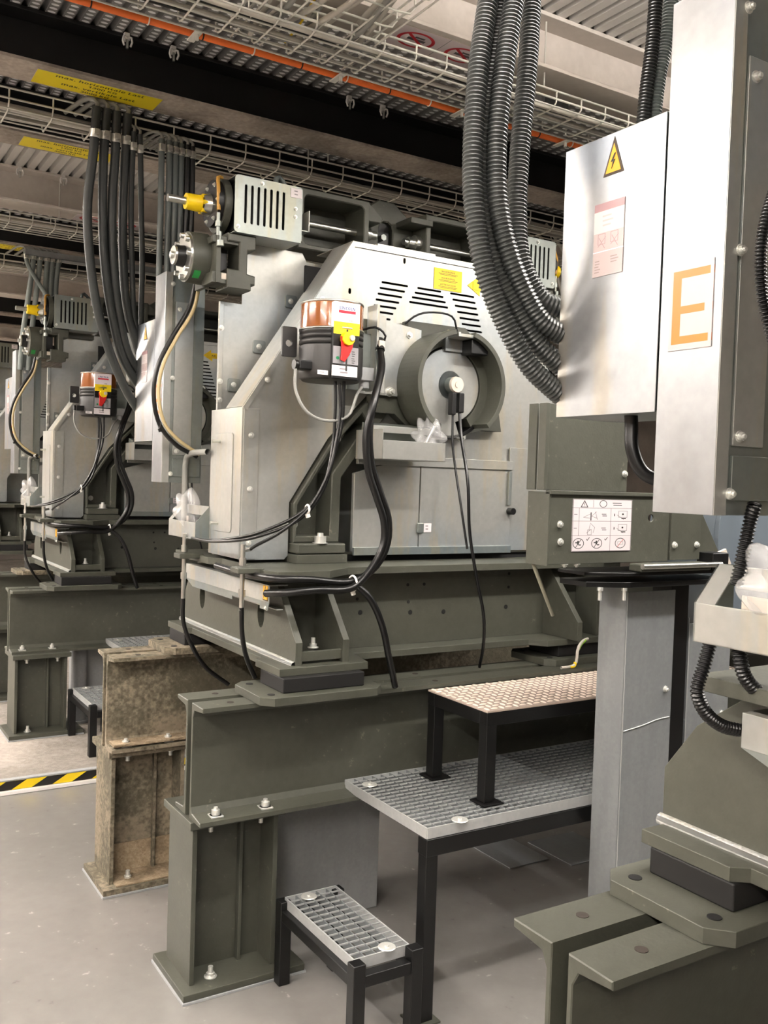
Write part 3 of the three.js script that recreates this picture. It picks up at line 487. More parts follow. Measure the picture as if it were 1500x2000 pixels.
// diagonal support arm
{
  const t = U('support_arm', 'olive diagonal steel support arm bolted to base of the {u}', 'support', [1.6, 1.338, -3.1], 'arm');
  const out = [[1.503, 1.41], [1.692, 1.41], [1.695, 1.652], [1.845, 1.847], [1.963, 1.998], [1.90, 2.052], [1.651, 1.787], [1.50, 1.552]];
  const inn = [[1.516, 1.434], [1.652, 1.434], [1.655, 1.665], [1.80, 1.86], [1.776, 1.895], [1.658, 1.768], [1.518, 1.548]];
  part('arm_frame', ex('z', out, -3.20, -3.03, [inn], 0.004), M.paint, t);
  part('arm_web', ex('z', inn, -3.16, -3.145, [], 0), M.paint, t);
  part('foot_block', bx(1.50, 1.697, 1.372, 1.41, -3.20, -2.985, 0.006), M.paint, t);
  part('shim_plate', bx(1.494, 1.702, 1.338, 1.37, -3.21, -2.98, 0.002), M.paint, t);
  bolts(t, [[[1.60, 1.41, -3.005], '+y']], M.bolt, 0.022, 0.026);
  bolts(t, [[[1.56, 1.47, -3.145], '+z'], [[1.735, 1.80, -3.145], '+z']], M.bolt, 0.012, 0.01);
}
// grease pump
{
  const t = U('grease_pump', 'black grease pump with amber reservoir and red hanging tag on the {u}', 'pump', [1.5, 1.975, -2.78], 'pump');
  const cx = 1.5, cz = -2.78, r = 0.108;
  part('backing_plate', bx(1.58, 1.72, 1.99, 2.22, -2.895, -2.885), M.galvDark, t);
  part('mount_bracket', ex('z', rrect(1.345, 1.40, 2.05, 2.15, 0.006), -2.845, -2.835, [slotH(1.358, 1.382, 2.095, 0.012)]), M.plastic, t); part('mount_bracket', bx(1.60, 1.70, 1.96, 2.16, -2.85, -2.84), M.galvDark, t);
  const lathe = (pts, n = 40) => new THREE.LatheGeometry(pts.map((p) => new THREE.Vector2(p[0], p[1])), n).translate(cx, 0, cz);
  part('pump_body', lathe([[0, 1.972], [0.095, 1.972], [0.104, 1.98], [r, 2.0], [r, 2.085], [0.1, 2.087], [0.1, 2.09], [r, 2.092], [r, 2.105], [0.1, 2.107], [0.1, 2.11], [r, 2.112], [r, 2.122], [0.1, 2.124], [r, 2.126], [r, 2.135], [0.105, 2.14], [0, 2.14]]), M.plastic, t);
  part('reservoir', lathe([[0.1055, 2.14], [0.1055, 2.222], [0.1, 2.228], [0, 2.23], [0, 2.226], [0.097, 2.224], [0.1025, 2.219], [0.1025, 2.14]]), M.amber, t);
  part('grease', lathe([[0, 2.141], [0.101, 2.141], [0.101, 2.205], [0, 2.206]]), M.amberDark, t);
  part('collar', [lathe([[0.1, 2.136], [0.1095, 2.137], [0.1095, 2.143], [0.1, 2.144]]), lathe([[0.1, 2.224], [0.107, 2.226], [0.107, 2.231], [0.1, 2.232]])], M.chrome, t);
  // flat front with its labels
  const fz = cz + 0.106;
  part('front_block', bx(cx - 0.052, cx + 0.048, 1.972, 2.14, cz + 0.05, fz, 0.004), M.black, t);
  part('label_backing', bx(cx - 0.052, cx + 0.048, 2.138, 2.222, cz + 0.05, fz, 0.003), M.white, t);
  plate('pump_label', t, S.pumpLabel, '+z', cx - 0.05, cx + 0.046, 2.118, 2.222, fz + 0.001);
  plate('control_panel', t, S.pumpPanel, '+z', cx - 0.05, cx + 0.044, 2.022, 2.078, fz + 0.001);
  plate('note_tag', t, S.noteTag, '+z', cx - 0.053, cx + 0.042, 1.982, 2.016, fz + 0.001);
  plate('note_tag', t, S.slimTag, '+z', cx - 0.098, cx - 0.06, 1.983, 1.997, cz + 0.094);
  const k = part('filler_cap', [cyl([cx - 0.002, 2.104, fz], [cx - 0.002, 2.104, fz + 0.02], 0.024, 0.022, 10)], M.yellow, t);
  part('tag_strap', ex('z', [[cx - 0.028, 2.11], [cx + 0.022, 2.105], [cx + 0.016, 2.075], [cx + 0.004, 2.05], [cx - 0.012, 2.028], [cx - 0.026, 2.034], [cx - 0.024, 2.07]], fz + 0.006, fz + 0.012, [], 0.001), M.red, k);
  part('cap_plug', cyl([cx + 0.008, 2.106, fz + 0.02], [cx + 0.008, 2.106, fz + 0.026], 0.01, 0.009, 14), M.cream, k);
  part('outlet_block', [bx(cx - 0.14, cx - 0.07, 2.0, 2.03, cz + 0.0, cz + 0.05, 0.004), cyl([cx - 0.14, 2.015, cz + 0.03], [cx - 0.152, 2.015, cz + 0.03], 0.016)], M.black, t);
  part('relief_valve', [bx(1.60, 1.655, 1.985, 2.03, -2.80, -2.75, 0.003), cyl([1.63, 1.985, -2.775], [1.63, 1.96, -2.775], 0.018)], M.greyWall, t);
  part('side_bracket', [bx(1.69, 1.70, 1.96, 2.26, -2.87, -2.80), bx(1.70, 1.765, 1.96, 2.235, -2.865, -2.86)], M.galv, t);
}
// parts tray under the ring, with a bag
{
  const t = U('parts_tray', 'small galvanised parts tray in front of the {u}', 'tray', [1.87, 1.72, -2.85], 'tray');
  part('tray_body', [bx(1.735, 2.01, 1.722, 1.79, -2.815, -2.812), bx(1.735, 2.01, 1.722, 1.725, -3.0, -2.812), bx(1.735, 1.738, 1.722, 1.83, -3.0, -2.812), bx(2.007, 2.01, 1.722, 1.79, -3.0, -2.812)], M.galv, t);
  part('tray_back', ex('x', [[-3.0, 1.725], [-2.99, 1.725], [-2.90, 1.845], [-2.985, 1.86]], 1.75, 1.98, [], 0.001), M.galvDark, t);
  part('lip', bx(1.745, 2.0, 1.82, 1.845, -2.90, -2.892), M.galv, t);
}
function bagMesh(parent, c, s, sd) {
  let q = sd; const R = () => (q = (q * 16807) % 2147483647) / 2147483647;
  const g = new THREE.SphereGeometry(1, 40, 28), p = g.attributes.position, f = Array.from({ length: 5 }, () => [R() * 2.5 + 1.5, R() * 2.5 + 1.5, R() * 6, R() * 0.07 + 0.035]);
  for (let i = 0; i < p.count; i++) { const x = p.getX(i), y = p.getY(i), z = p.getZ(i); let k = 1; for (const w of f) k += w[3] * Math.sin(w[0] * 2 * x + w[1] * 2 * y + w[2] + z * w[0] * 1.7); const up = y > 0.35 ? 1 - (y - 0.35) * 0.5 : 1; p.setXYZ(i, c[0] + x * k * s[0] * up, c[1] + y * k * s[1], c[2] + z * k * s[2] * up); }
  g.computeVertexNormals(); return part('film', g, M.bag, parent);
}
{
  const t = U('plastic_bag', 'clear plastic bag with a bolt in the parts tray of the {u}', 'bag', [1.97, 1.75, -2.86], 'tray');
  bagMesh(t, [1.965, 1.815, -2.86], [0.062, 0.075, 0.045], 91);
  const b = thing('bolt_rod', 'steel bolt lying in plastic bag on the parts tray', 'bolt', [1.98, 1.78, -2.86]); part('shank', [cyl([1.945, 1.785, -2.85], [1.985, 1.86, -2.85], 0.007), cyl([1.985, 1.86, -2.85], [1.99, 1.87, -2.85], 0.012, 0.012, 6)], M.chrome, b);
}
// drip tray at the left end with its pipe
{
  const t = U('drip_box', 'galvanised collecting box with bent grey pipe on left end of the {u}', 'box', [1.25, 1.41, -3.42], 'drip');
  const zc = -3.495;
  part('front_sheet', bx(1.245, 1.248, 1.40, 1.465, zc - 0.14, zc + 0.16), M.galv, t);
  part('slope_sheet', ex('z', [[1.245, 1.465], [1.248, 1.465], [1.303, 1.527], [1.30, 1.527]], zc - 0.14, zc - 0.10, [], 0), M.galv, t);
  part('box_bottom', bx(1.245, 1.34, 1.40, 1.403, zc - 0.14, zc + 0.16), M.galv, t);
  part('side_sheet', ex('z', [[1.245, 1.40], [1.34, 1.40], [1.34, 1.525], [1.30, 1.527], [1.245, 1.465]], zc - 0.14, zc - 0.137, [], 0), M.galvDark, t);
  part('side_sheet', ex('z', [[1.245, 1.40], [1.34, 1.40], [1.34, 1.525], [1.30, 1.527], [1.245, 1.465]], zc + 0.157, zc + 0.16, [], 0), M.galvDark, t);
  part('back_rail', bx(1.296, 1.30, 1.49, 1.527, zc - 0.10, zc + 0.16), M.galv, t);
  part('inner_plate', bx(1.285, 1.288, 1.45, 1.482, zc - 0.08, zc - 0.03), M.cream, t);
}
{ const t = U('plastic_bag', 'crumpled clear plastic bag hanging on collecting box of the {u}', 'bag', [1.23, 1.46, -3.36], 'drip'); bagMesh(t, [1.27, 1.51, -3.49], [0.05, 0.075, 0.07], 37); }
{
  const t = U('bent_pipe', 'bent grey steel pipe rising from collecting box of the {u}', 'pipe', [1.24, 1.5, -3.4], 'pipe');
  part('pipe', tube([[1.28, 1.45, -3.555], [1.28, 1.60, -3.556], [1.28, 1.68, -3.556], [1.28, 1.712, -3.54], [1.28, 1.727, -3.49], [1.285, 1.732, -3.33]], 0.012, 40, 12), M.cableGrey, t);
}
// terminal cabinet (far side of the machine)
{
  const t = U('terminal_cabinet', 'tall galvanised terminal cabinet with offset box on the {u}', 'cabinet', [1.25, 1.612, -3.7], 'cabinet');
  const X = 1.183, zr = -3.557, zl = -3.677, zb = -3.918;
  part('tall_panel', bx(X, X + 0.003, 1.611, 2.43, zl, zr, 0.001), M.cab, t);
  part('panel_edge', bx(X + 0.001, X + 0.03, 1.611, 2.43, zr - 0.002, zr + 0.001), M.galv, t);
  part('box_front', bx(X, X + 0.003, 1.775, 2.262, zb, zl - 0.004, 0.001), M.cab, t);
  part('box_shell', [bx(X + 0.001, X + 0.16, 2.259, 2.262, zb, zl - 0.004), bx(X + 0.001, X + 0.16, 1.775, 1.778, zb, zl - 0.004), bx(X + 0.001, X + 0.16, 1.775, 2.262, zb, zb + 0.003), bx(X + 0.12, X + 0.16, 1.775, 2.262, zb, zl)], M.galvDark, t);
  part('side_wall', [bx(X + 0.03, X + 0.165, 1.611, 2.43, zr - 0.012, zr - 0.009), bx(X + 0.003, X + 0.165, 2.425, 2.43, zl, zr - 0.01), bx(X + 0.003, X + 0.165, 1.611, 1.617, zl, zr - 0.01)], M.galvDark, t);
  part('back_wall', bx(X + 0.16, X + 0.163, 1.62, 2.43, zl, zr - 0.01), M.galvDark, t);
  part('side_door', bx(X + 0.045, X + 0.12, 1.72, 2.32, zr - 0.009, zr - 0.004), M.galv, t);
  part('foot_cover', bx(X + 0.045, X + 0.16, 1.635, 1.705, zr - 0.009, zr - 0.003), M.galvDark, t);
  bolts(t, [[[X + 0.036, 1.645, zr], '+z'], [[X + 0.06, 1.735, zr - 0.004], '+z'], [[X + 0.06, 2.29, zr - 0.004], '+z'], [[X + 0.036, 2.02, zr], '+z'], [[X + 0.03, 2.385, zr], '+z']], M.bolt, 0.007, 0.008);
  const fl = part('door_seam', bx(X + 0.12, X + 0.168, 1.65, 2.33, zr - 0.05, zr - 0.035), M.galvDark, t);
  for (let i = 0; i < 6; i++) part('bolt', boltG([X + 0.145, 1.70 + i * 0.115, zr - 0.035], '+z', 0.006, 0.007), M.bolt, t);
  part('sticker_border', ex('x', [[-3.819, 2.190], [-3.771, 2.190], [-3.795, 2.255]], X - 0.001, X - 0.0001, [], 0), S.border, t);
  part('voltage_sticker', ex('x', [[-3.813, 2.194], [-3.777, 2.194], [-3.795, 2.243]], X - 0.0017, X - 0.0009, [], 0), S.electricTri, t);
  part('bolt_symbol', ex('x', [[-3.793, 2.236], [-3.801, 2.219], [-3.796, 2.2195], [-3.799, 2.204], [-3.791, 2.223], [-3.796, 2.2225], [-3.790, 2.236]].map((q) => [q[0], 2.2 + (q[1] - 2.204) * 0.8]), X - 0.0025, X - 0.0016, [], 0), M.black, t);
  plate('caution_label', t, S.touch, '-x', -3.836, -3.765, 2.018, 2.145, X - 0.0008);
}
// stand-alone letter sign goes on the nearest machine only; the central machine carries the same card
{ const t = U('letter_card', 'white card with a large orange letter on cabinet of the {u}', 'sign', [1.182, 1.87, -3.62], 'card'); plate('card', t, S.letterE, '-x', -3.658, -3.573, 1.871, 2.007, 1.1822); }
// drive units left and right
function driveUnit(side, tag, full) {
  const mx = (x) => (side < 0 ? x : 4.17 - x), word = side < 0 ? 'left' : 'right';
  const B = (x0, x1, ...r) => bx(Math.min(mx(x0), mx(x1)), Math.max(mx(x0), mx(x1)), ...r);
  const t = U('brake_drive', `olive brake drive with slotted grey cover, ${word} side of the {u}`, 'drive', [mx(1.45), 2.33, -3.3], tag);
  const holes = []; for (let i = 0; i < 7; i++) holes.push(slotV(mx(1.356 + i * 0.0253), 2.567, 2.708, 0.0052));
  part('cover_front', ex('z', rrect(Math.min(mx(1.313), mx(1.586)), Math.max(mx(1.313), mx(1.586)), 2.531, 2.738, 0.014), -3.204, -3.2, holes, 0), M.galvDark, t);
  part('cover_shell', [B(1.315, 1.584, 2.733, 2.736, -3.34, -3.204), B(1.315, 1.584, 2.532, 2.535, -3.34, -3.204), B(1.582, 1.585, 2.532, 2.736, -3.34, -3.204)], M.galv, t);
  part('coil', B(1.33, 1.575, 2.55, 2.72, -3.33, -3.23), M.blackMatt, t);
  plate('cover_tag', t, S.noteTag, '+z', Math.min(mx(1.535), mx(1.582)), Math.max(mx(1.535), mx(1.582)), 2.695, 2.73, -3.1985);
  bolts(t, [[[mx(1.42), 2.722, -3.2], '+z'], [[mx(1.328), 2.552, -3.2], '+z'], [[mx(1.558), 2.655, -3.2], '+z'], [[mx(1.558), 2.625, -3.2], '+z']], M.bolt, 0.0055, 0.006);
  part('side_bracket', [B(1.586, 1.62, 2.58, 2.585, -3.27, -3.21), B(1.617, 1.621, 2.58, 2.66, -3.27, -3.205)], M.galv, t);
  part('gear_housing', [cyl([mx(1.315), 2.645, -3.32], [mx(1.29), 2.645, -3.32], 0.1, 0.098, 28), B(1.30, 1.60, 2.50, 2.53, -3.42, -3.35), B(1.315, 1.58, 2.53, 2.735, -3.42, -3.34)], M.paint, t);
  part('flange_disc', cyl([mx(1.29), 2.65, -3.32], [mx(1.268), 2.65, -3.32], 0.085, 0.085, 28), M.black, t);
  for (let i = 0; i < 6; i++) part('bolt', boltG([mx(1.268), 2.65 + 0.07 * Math.sin(i * 1.047), -3.32 + 0.07 * Math.cos(i * 1.047)], side < 0 ? '-x' : '+x', 0.006, 0.006), M.bolt, t);
  part('shaft', [cyl([mx(1.27), 2.648, -3.34], [mx(1.11), 2.648, -3.34], 0.014), cyl([mx(1.30), 2.648, -3.34], [mx(1.24), 2.648, -3.34], 0.05, 0.035, 20)], M.chrome, t);
  part('yellow_cap', [cyl([mx(1.178), 2.648, -3.34], [mx(1.235), 2.648, -3.34], 0.029, 0.031, 20), ...[0, 1, 2, 3, 4, 5].map((i) => cyl([mx(1.235), 2.648 + 0.029 * Math.sin(i * 1.047), -3.34 + 0.029 * Math.cos(i * 1.047)], [mx(1.265), 2.648 + 0.03 * Math.sin(i * 1.047), -3.34 + 0.03 * Math.cos(i * 1.047)], 0.009, 0.009, 6))], M.yellow, t);
  // bracket with the four ears
  part('bracket_plate', ex('z', [[1.30, 2.33], [1.395, 2.33], [1.395, 2.352], [1.41, 2.352], [1.41, 2.385], [1.378, 2.39], [1.378, 2.475], [1.41, 2.48], [1.41, 2.53], [1.30, 2.53], [1.30, 2.50], [1.345, 2.50], [1.345, 2.40], [1.30, 2.40]].map((p) => [mx(p[0]), p[1]]).sort(() => 0), -3.335, -3.22, [], 0.004), M.paint, t);
  part('bracket_box', [B(1.245, 1.345, 2.49, 2.515, -3.335, -3.23), B(1.245, 1.345, 2.345, 2.385, -3.335, -3.23), B(1.258, 1.275, 2.345, 2.515, -3.44, -3.225)], M.paint, t);
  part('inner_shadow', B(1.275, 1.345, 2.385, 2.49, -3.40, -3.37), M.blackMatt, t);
  part('inner_lever', B(1.29, 1.33, 2.39, 2.485, -3.36, -3.30), M.black, t);
  part('rating_plate', B(1.28, 1.33, 2.36, 2.382, -3.231, -3.228), M.cream, t);
  part('link_valve', [cyl([mx(1.27), 2.53, -3.245], [mx(1.27), 2.60, -3.245], 0.007), cyl([mx(1.27), 2.55, -3.245], [mx(1.27), 2.57, -3.245], 0.012, 0.012, 6), cyl([mx(1.27), 2.49, -3.235], [mx(1.27), 2.53, -3.235], 0.011, 0.011, 6), cyl([mx(1.27), 2.475, -3.22], [mx(1.27), 2.495, -3.22], 0.014)], M.galvDark, t);
  const dr = part('encoder_drum', cyl([mx(1.262), 2.45, -3.36], [mx(1.19), 2.45, -3.36], 0.094, 0.092, 36), M.paint, t);
  part('drum_ring', [cyl([mx(1.19), 2.45, -3.36], [mx(1.182), 2.45, -3.36], 0.085, 0.084, 36), ...Array.from({ length: 8 }, (_, i) => cyl([mx(1.182), 2.45 + 0.076 * Math.sin(i * 0.785), -3.36 + 0.076 * Math.cos(i * 0.785)], [mx(1.168), 2.45 + 0.076 * Math.sin(i * 0.785), -3.36 + 0.076 * Math.cos(i * 0.785)], 0.011, 0.009, 10))], M.chrome, dr);
  part('drum_hub', [cyl([mx(1.182), 2.45, -3.36], [mx(1.15), 2.45, -3.36], 0.04, 0.036, 20)], M.black, dr);
  part('hub_nut', [cyl([mx(1.15), 2.45, -3.36], [mx(1.142), 2.45, -3.36], 0.034, 0.034, 20), cyl([mx(1.142), 2.45, -3.36], [mx(1.132), 2.45, -3.36], 0.014, 0.014, 6)], M.chrome, dr);
  part('green_tag', ex('x', sect(0.0925, 0.0945, -3.36, 2.45, -0.34 * Math.PI, -0.22 * Math.PI, 6).map((p) => [p[0], p[1]]), Math.min(mx(1.20), mx(1.225)), Math.max(mx(1.20), mx(1.225)), [], 0), S.greenTag, dr);
  part('lead', tube([[mx(1.30), 2.745, -3.30], [mx(1.275), 2.735, -3.27], [mx(1.268), 2.68, -3.245], [mx(1.27), 2.61, -3.245]], 0.007), std({ color: 0xb98a3a, roughness: 0.5 }), t);
}
driveUnit(-1, 'driveL'); driveUnit(1, 'driveR');
// cast yoke joining the drives
{
  const t = U('drive_yoke', 'olive cast yoke with tension rods on top of the {u}', 'yoke', [2.08, 2.55, -3.4], 'yoke');
  const z0 = -3.46, z1 = -3.30;
  const frame = (x0, x1) => ex('z', [[x0, 2.54], [x1, 2.54], [x1, 2.775], [x0, 2.775]], z0, z1, [rrect(x0 + 0.025, x1 - 0.025, 2.56, 2.75, 0.02)], 0.004);
  part('side_frame', frame(1.62, 1.94), M.paint, t); part('side_frame', frame(2.22, 2.54), M.paint, t);
  part('frame_back', bx(1.62, 1.94, 2.54, 2.77, z0 - 0.01, z0), M.paint, t); part('frame_back', bx(2.22, 2.54, 2.54, 2.77, z0 - 0.01, z0), M.paint, t);
  part('centre_web', ex('z', [[1.93, 2.54], [2.23, 2.54], [2.23, 2.70], [2.18, 2.78], [2.12, 2.825], [2.04, 2.825], [1.98, 2.78], [1.93, 2.74]], z0, -3.40, [slotV(2.08, 2.60, 2.74, 0.035)], 0.005), M.paint, t);
  part('rib', ex('z', [[1.93, 2.70], [1.94, 2.775], [2.01, 2.72], [2.0, 2.70]], -3.40, -3.31, [], 0.003), M.paint, t);
  part('rib', bx(2.13, 2.24, 2.72, 2.745, -3.40, -3.28, 0.003), M.paint, t);
  part('slot_insert', bx(2.05, 2.11, 2.60, 2.74, -3.455, -3.42, 0.004), M.black, t);
  part('tension_rod', cyl([1.60, 2.66, -3.37], [1.93, 2.66, -3.37], 0.013), M.chrome, t); part('tension_rod', cyl([2.23, 2.66, -3.37], [2.56, 2.66, -3.37], 0.013), M.chrome, t);
  part('rod_nut', [cyl([1.94, 2.66, -3.36], [1.975, 2.66, -3.36], 0.028, 0.028, 6), cyl([1.975, 2.66, -3.36], [2.005, 2.66, -3.36], 0.017)], M.chrome, t);
  part('rod_nut', [cyl([2.22, 2.66, -3.36], [2.195, 2.66, -3.36], 0.034, 0.034, 20), cyl([2.195, 2.66, -3.36], [2.165, 2.66, -3.36], 0.024, 0.024, 6), cyl([2.165, 2.66, -3.36], [2.145, 2.66, -3.36], 0.014)], M.chrome, t);
  part('pivot_pin', cyl([2.065, 2.67, -3.42], [2.065, 2.67, -3.39], 0.014, 0.014, 6), M.galvDark, t); part('pivot_pin', cyl([2.095, 2.62, -3.42], [2.095, 2.62, -3.395], 0.01), M.galvDark, t);
}
// cables
function cableT(label, pts, r, mat, tag, extra) { const t = U('cable', label, 'cable', pts[0], tag); part('sheath', tube(pts, r), mat, t); if (extra) extra(t); return t; }
const tieRing = (t, p, r, mat = M.tie) => { part('cable_tie', [new THREE.TorusGeometry(r, 0.0035, 6, 18).rotateY(Math.PI / 2).translate(...p), cyl([p[0], p[1] - r, p[2]], [p[0] + 0.004, p[1] - r - 0.012, p[2]], 0.008)], mat, t); };
cableT('thick black cable looping down from bracket beside pump of the {u}', [[1.705, 2.10, -2.80], [1.69, 2.04, -2.76], [1.635, 1.94, -2.70], [1.601, 1.83, -2.68], [1.611, 1.711, -2.68], [1.649, 1.609, -2.68], [1.685, 1.522, -2.68], [1.686, 1.435, -2.68], [1.644, 1.357, -2.68], [1.556, 1.308, -2.68], [1.384, 1.318, -2.68], [1.289, 1.32, -2.72], [1.27, 1.315, -2.95], [1.28, 1.315, -3.2]], 0.0125, M.cable, 'cables', (t) => { tieRing(t, [1.555, 1.30, -2.68], 0.026); part('end_gland', cyl([1.705, 2.10, -2.80], [1.712, 2.14, -2.82], 0.017), M.black, t); });
cableT('second thick black cable running beside the first on the {u}', [[1.69, 2.09, -2.78], [1.66, 2.02, -2.72], [1.60, 1.90, -2.66], [1.576, 1.794, -2.66], [1.59, 1.676, -2.66], [1.624, 1.592, -2.66], [1.657, 1.506, -2.66], [1.656, 1.428, -2.66], [1.612, 1.351, -2.66], [1.545, 1.29, -2.66], [1.40, 1.285, -2.66], [1.31, 1.275, -2.70], [1.285, 1.265, -2.78]], 0.0125, M.cable, 'cables');
cableT('black cable hanging from white tie down to floor beam below the {u}', [[1.56, 1.292, -2.66], [1.60, 1.26, -2.655], [1.635, 1.21, -2.655], [1.665, 1.142, -2.655], [1.69, 1.05, -2.655], [1.715, 0.975, -2.66], [1.73, 0.94, -2.67]], 0.0115, M.cable, 'cables');
cableT('thin dark cable hanging straight from hub encoder of the {u}', [[2.12, 1.92, -2.885], [2.115, 1.82, -2.86], [2.10, 1.653, -2.79], [2.11, 1.463, -2.78], [2.136, 1.289, -2.76], [2.174, 1.152, -2.76], [2.194, 1.034, -2.78], [2.21, 0.94, -2.82]], 0.006, M.flexBlack, 'cables', (t) => part('second_strand', tube([[2.09, 1.91, -2.885], [2.082, 1.80, -2.87], [2.085, 1.70, -2.85], [2.09, 1.55, -2.81], [2.105, 1.40, -2.785]], 0.0045), M.cable, t));
[['first', [[1.487, 1.969, -2.72], [1.49, 1.876, -2.72], [1.485, 1.757, -2.72], [1.442, 1.62, -2.70], [1.378, 1.535, -2.72], [1.27, 1.465, -2.80], [1.21, 1.43, -2.95], [1.21, 1.41, -3.2]]], ['second', [[1.492, 1.962, -2.7], [1.499, 1.876, -2.7], [1.484, 1.757, -2.7], [1.458, 1.672, -2.69], [1.396, 1.553, -2.7], [1.315, 1.47, -2.74], [1.265, 1.42, -2.82], [1.26, 1.405, -2.855]]], ['third', [[1.52, 1.971, -2.72], [1.517, 1.827, -2.72], [1.495, 1.741, -2.72], [1.452, 1.604, -2.72], [1.388, 1.519, -2.73], [1.26, 1.45, -2.8], [1.20, 1.42, -3.0], [1.22, 1.41, -3.3]]]].forEach(([n, p], i) => cableT(`thin black hose sagging from pump, ${n} of three on the {u}`, p, 0.0055, M.cable, 'cables', i === 1 ? (t) => tieRing(t, [1.39, 1.545, -2.705], 0.014) : null));
cableT('thin pale hose looping under grease pump of the {u}', [[1.352, 2.0, -2.745], [1.350, 1.93, -2.735], [1.386, 1.861, -2.72], [1.463, 1.837, -2.72], [1.54, 1.859, -2.72], [1.583, 1.934, -2.74], [1.62, 1.965, -2.77]], 0.0052, M.cableGrey, 'cables');
cableT('thin black lead arching above bearing ring of the {u}', [[1.92, 2.24, -2.98], [1.956, 2.274, -2.95], [2.037, 2.293, -2.95], [2.122, 2.284, -2.95], [2.15, 2.235, -2.96]], 0.004, M.cable, 'cables');
cableT('thin grey lead pair bending over the side bracket of the {u}', [[1.65, 2.17, -2.84], [1.69, 2.178, -2.80], [1.72, 2.15, -2.79], [1.712, 2.12, -2.80]], 0.004, M.cable, 'cables', (t) => part('connector', bx(1.695, 1.72, 2.11, 2.135, -2.81, -2.79, 0.003), M.cream, t));
cableT('black cable curving from encoder drum down past cabinet of the {u}', [[1.272,2.384,-3.47],[1.251,2.288,-3.474],[1.185,2.164,-3.479],[1.135,2.052,-3.483],[1.123,1.945,-3.487],[1.151,1.83,-3.491],[1.221,1.756,-3.496],[1.307,1.715,-3.5]], 0.0085, M.cable, 'cables', (t) => tieRing(t, [1.151, 1.83, -3.491], 0.013, M.black));
cableT('cream cable beside the black one at cabinet of the {u}', [[1.284,2.384,-3.46],[1.264,2.278,-3.464],[1.201,2.164,-3.469],[1.151,2.053,-3.473],[1.139,1.946,-3.477],[1.167,1.835,-3.481],[1.227,1.775,-3.486],[1.313,1.724,-3.49]], 0.007, std({ color: 0xb8a67c, roughness: 0.55 }), 'cables');
cableT('grey hose bent over the left brake drive of the {u}', [[1.51, 2.735, -3.28], [1.51, 2.775, -3.28], [1.525, 2.79, -3.29], [1.56, 2.765, -3.30], [1.60, 2.71, -3.32]], 0.01, M.hoseLight, 'cables');
// floor beams: pairs of channels on pedestals
function channelPair(name, label, x0, x1, zc, mat, ped, dirtTop) {
  const t = thing(name, label, 'beam', [x0, 0.56, zc]);
  for (const s of [-1, 1]) { const a = zc + s * 0.018, b = zc + s * 0.112; part('channel', ex('x', [[a, 0.56], [b, 0.56], [b, 0.574], [a + s * 0.022, 0.582], [a + s * 0.012, 0.60], [a + s * 0.012, 0.885], [a + s * 0.024, 0.908], [b, 0.916], [b, 0.93], [a, 0.93]], x0, x1, [], 0.002), mat, t); }
  for (const x of [x0 + 0.16, x0 + 0.95]) for (const s of [-1, 1]) part('bolt_hole', cyl([x - 0.05, 0.929, zc + s * 0.065], [x - 0.05, 0.931, zc + s * 0.065], 0.011), M.brown, t);
  if (dirtTop) part('dust_heap', bx(x0 + 0.01, x0 + 1.2, 0.582, 0.592, zc + 0.03, zc + 0.11, 0.004), M.dust, t);
  if (ped) for (const dx of [0.065, 0.235]) { part('bolt', [...boltG([x0 + dx, 0.58, zc + 0.078], '+y', 0.014, 0.018), bx(x0 + dx - 0.02, x0 + dx + 0.02, 0.576, 0.582, zc + 0.058, zc + 0.098)], M.bolt, t); }
  return t;
}
function pedestal(label, x0, zc, fl, mat, dirtBottom) {
  const t = thing('pedestal', label, 'pedestal', [x0 + 0.15, fl, zc]);
  const zn = zc + 0.125, zf = zc - 0.13;
  part('head_plate', bx(x0 - 0.01, x0 + 0.32, 0.535, 0.56, zf, zn, 0.002), mat, t);
  part('left_flange', bx(x0 + 0.005, x0 + 0.021, fl + 0.03, 0.535, zf + 0.02, zn - 0.018), mat, t);
  part('right_flange', bx(x0 + 0.285, x0 + 0.301, fl + 0.03, 0.535, zf + 0.02, zn - 0.018), mat, t);
  part('web', bx(x0 + 0.021, x0 + 0.285, fl + 0.03, 0.535, zc - 0.008, zc + 0.004, 0), mat, t);
  part('stiffener', bx(x0 + 0.20, x0 + 0.212, fl + 0.03, 0.535, zc + 0.004, zc + 0.03), mat, t);
  part('base_plate', bx(x0 - 0.03, x0 + 0.39, fl + 0.008, fl + 0.03, zf - 0.015, zn + 0.03, 0.002), mat, t);
  part('grout_layer', bx(x0 - 0.034, x0 + 0.394, fl, fl + 0.008, zf - 0.02, zn + 0.034, 0.001), M.greyWall, t);
  if (dirtBottom) part('dust_heap', [bx(x0 + 0.022, x0 + 0.284, fl + 0.03, fl + 0.15, zc + 0.0045, zc + 0.012, 0.003), bx(x0 + 0.022, x0 + 0.36, fl + 0.03, fl + 0.036, zc, zn + 0.02, 0.002)], M.dust, t);
  part('anchor_bolt', studG([x0 + 0.085, fl + 0.031, zc + 0.085], '+y', 0.011), M.bolt, t);
  for (const dx of [0.075, 0.25]) part('bolt', [cyl([x0 + dx, 0.535, zn - 0.045], [x0 + dx, 0.523, zn - 0.045], 0.016, 0.016, 6), cyl([x0 + dx, 0.523, zn - 0.045], [x0 + dx, 0.505, zn - 0.045], 0.008)], M.bolt, t);
}
channelPair('floor_beam', 'olive double channel beam under the near feet of the central machine', 1.04, 7, -2.795, M.paint, true);
pedestal('olive steel pedestal at the centre, carrying the near beam of the central machine', 1.04, -2.86, 0, M.paint);
channelPair('floor_beam', 'dusty double channel beam under the far feet of the central machine', 1.01, 7, -3.66, M.dirty, true, true);
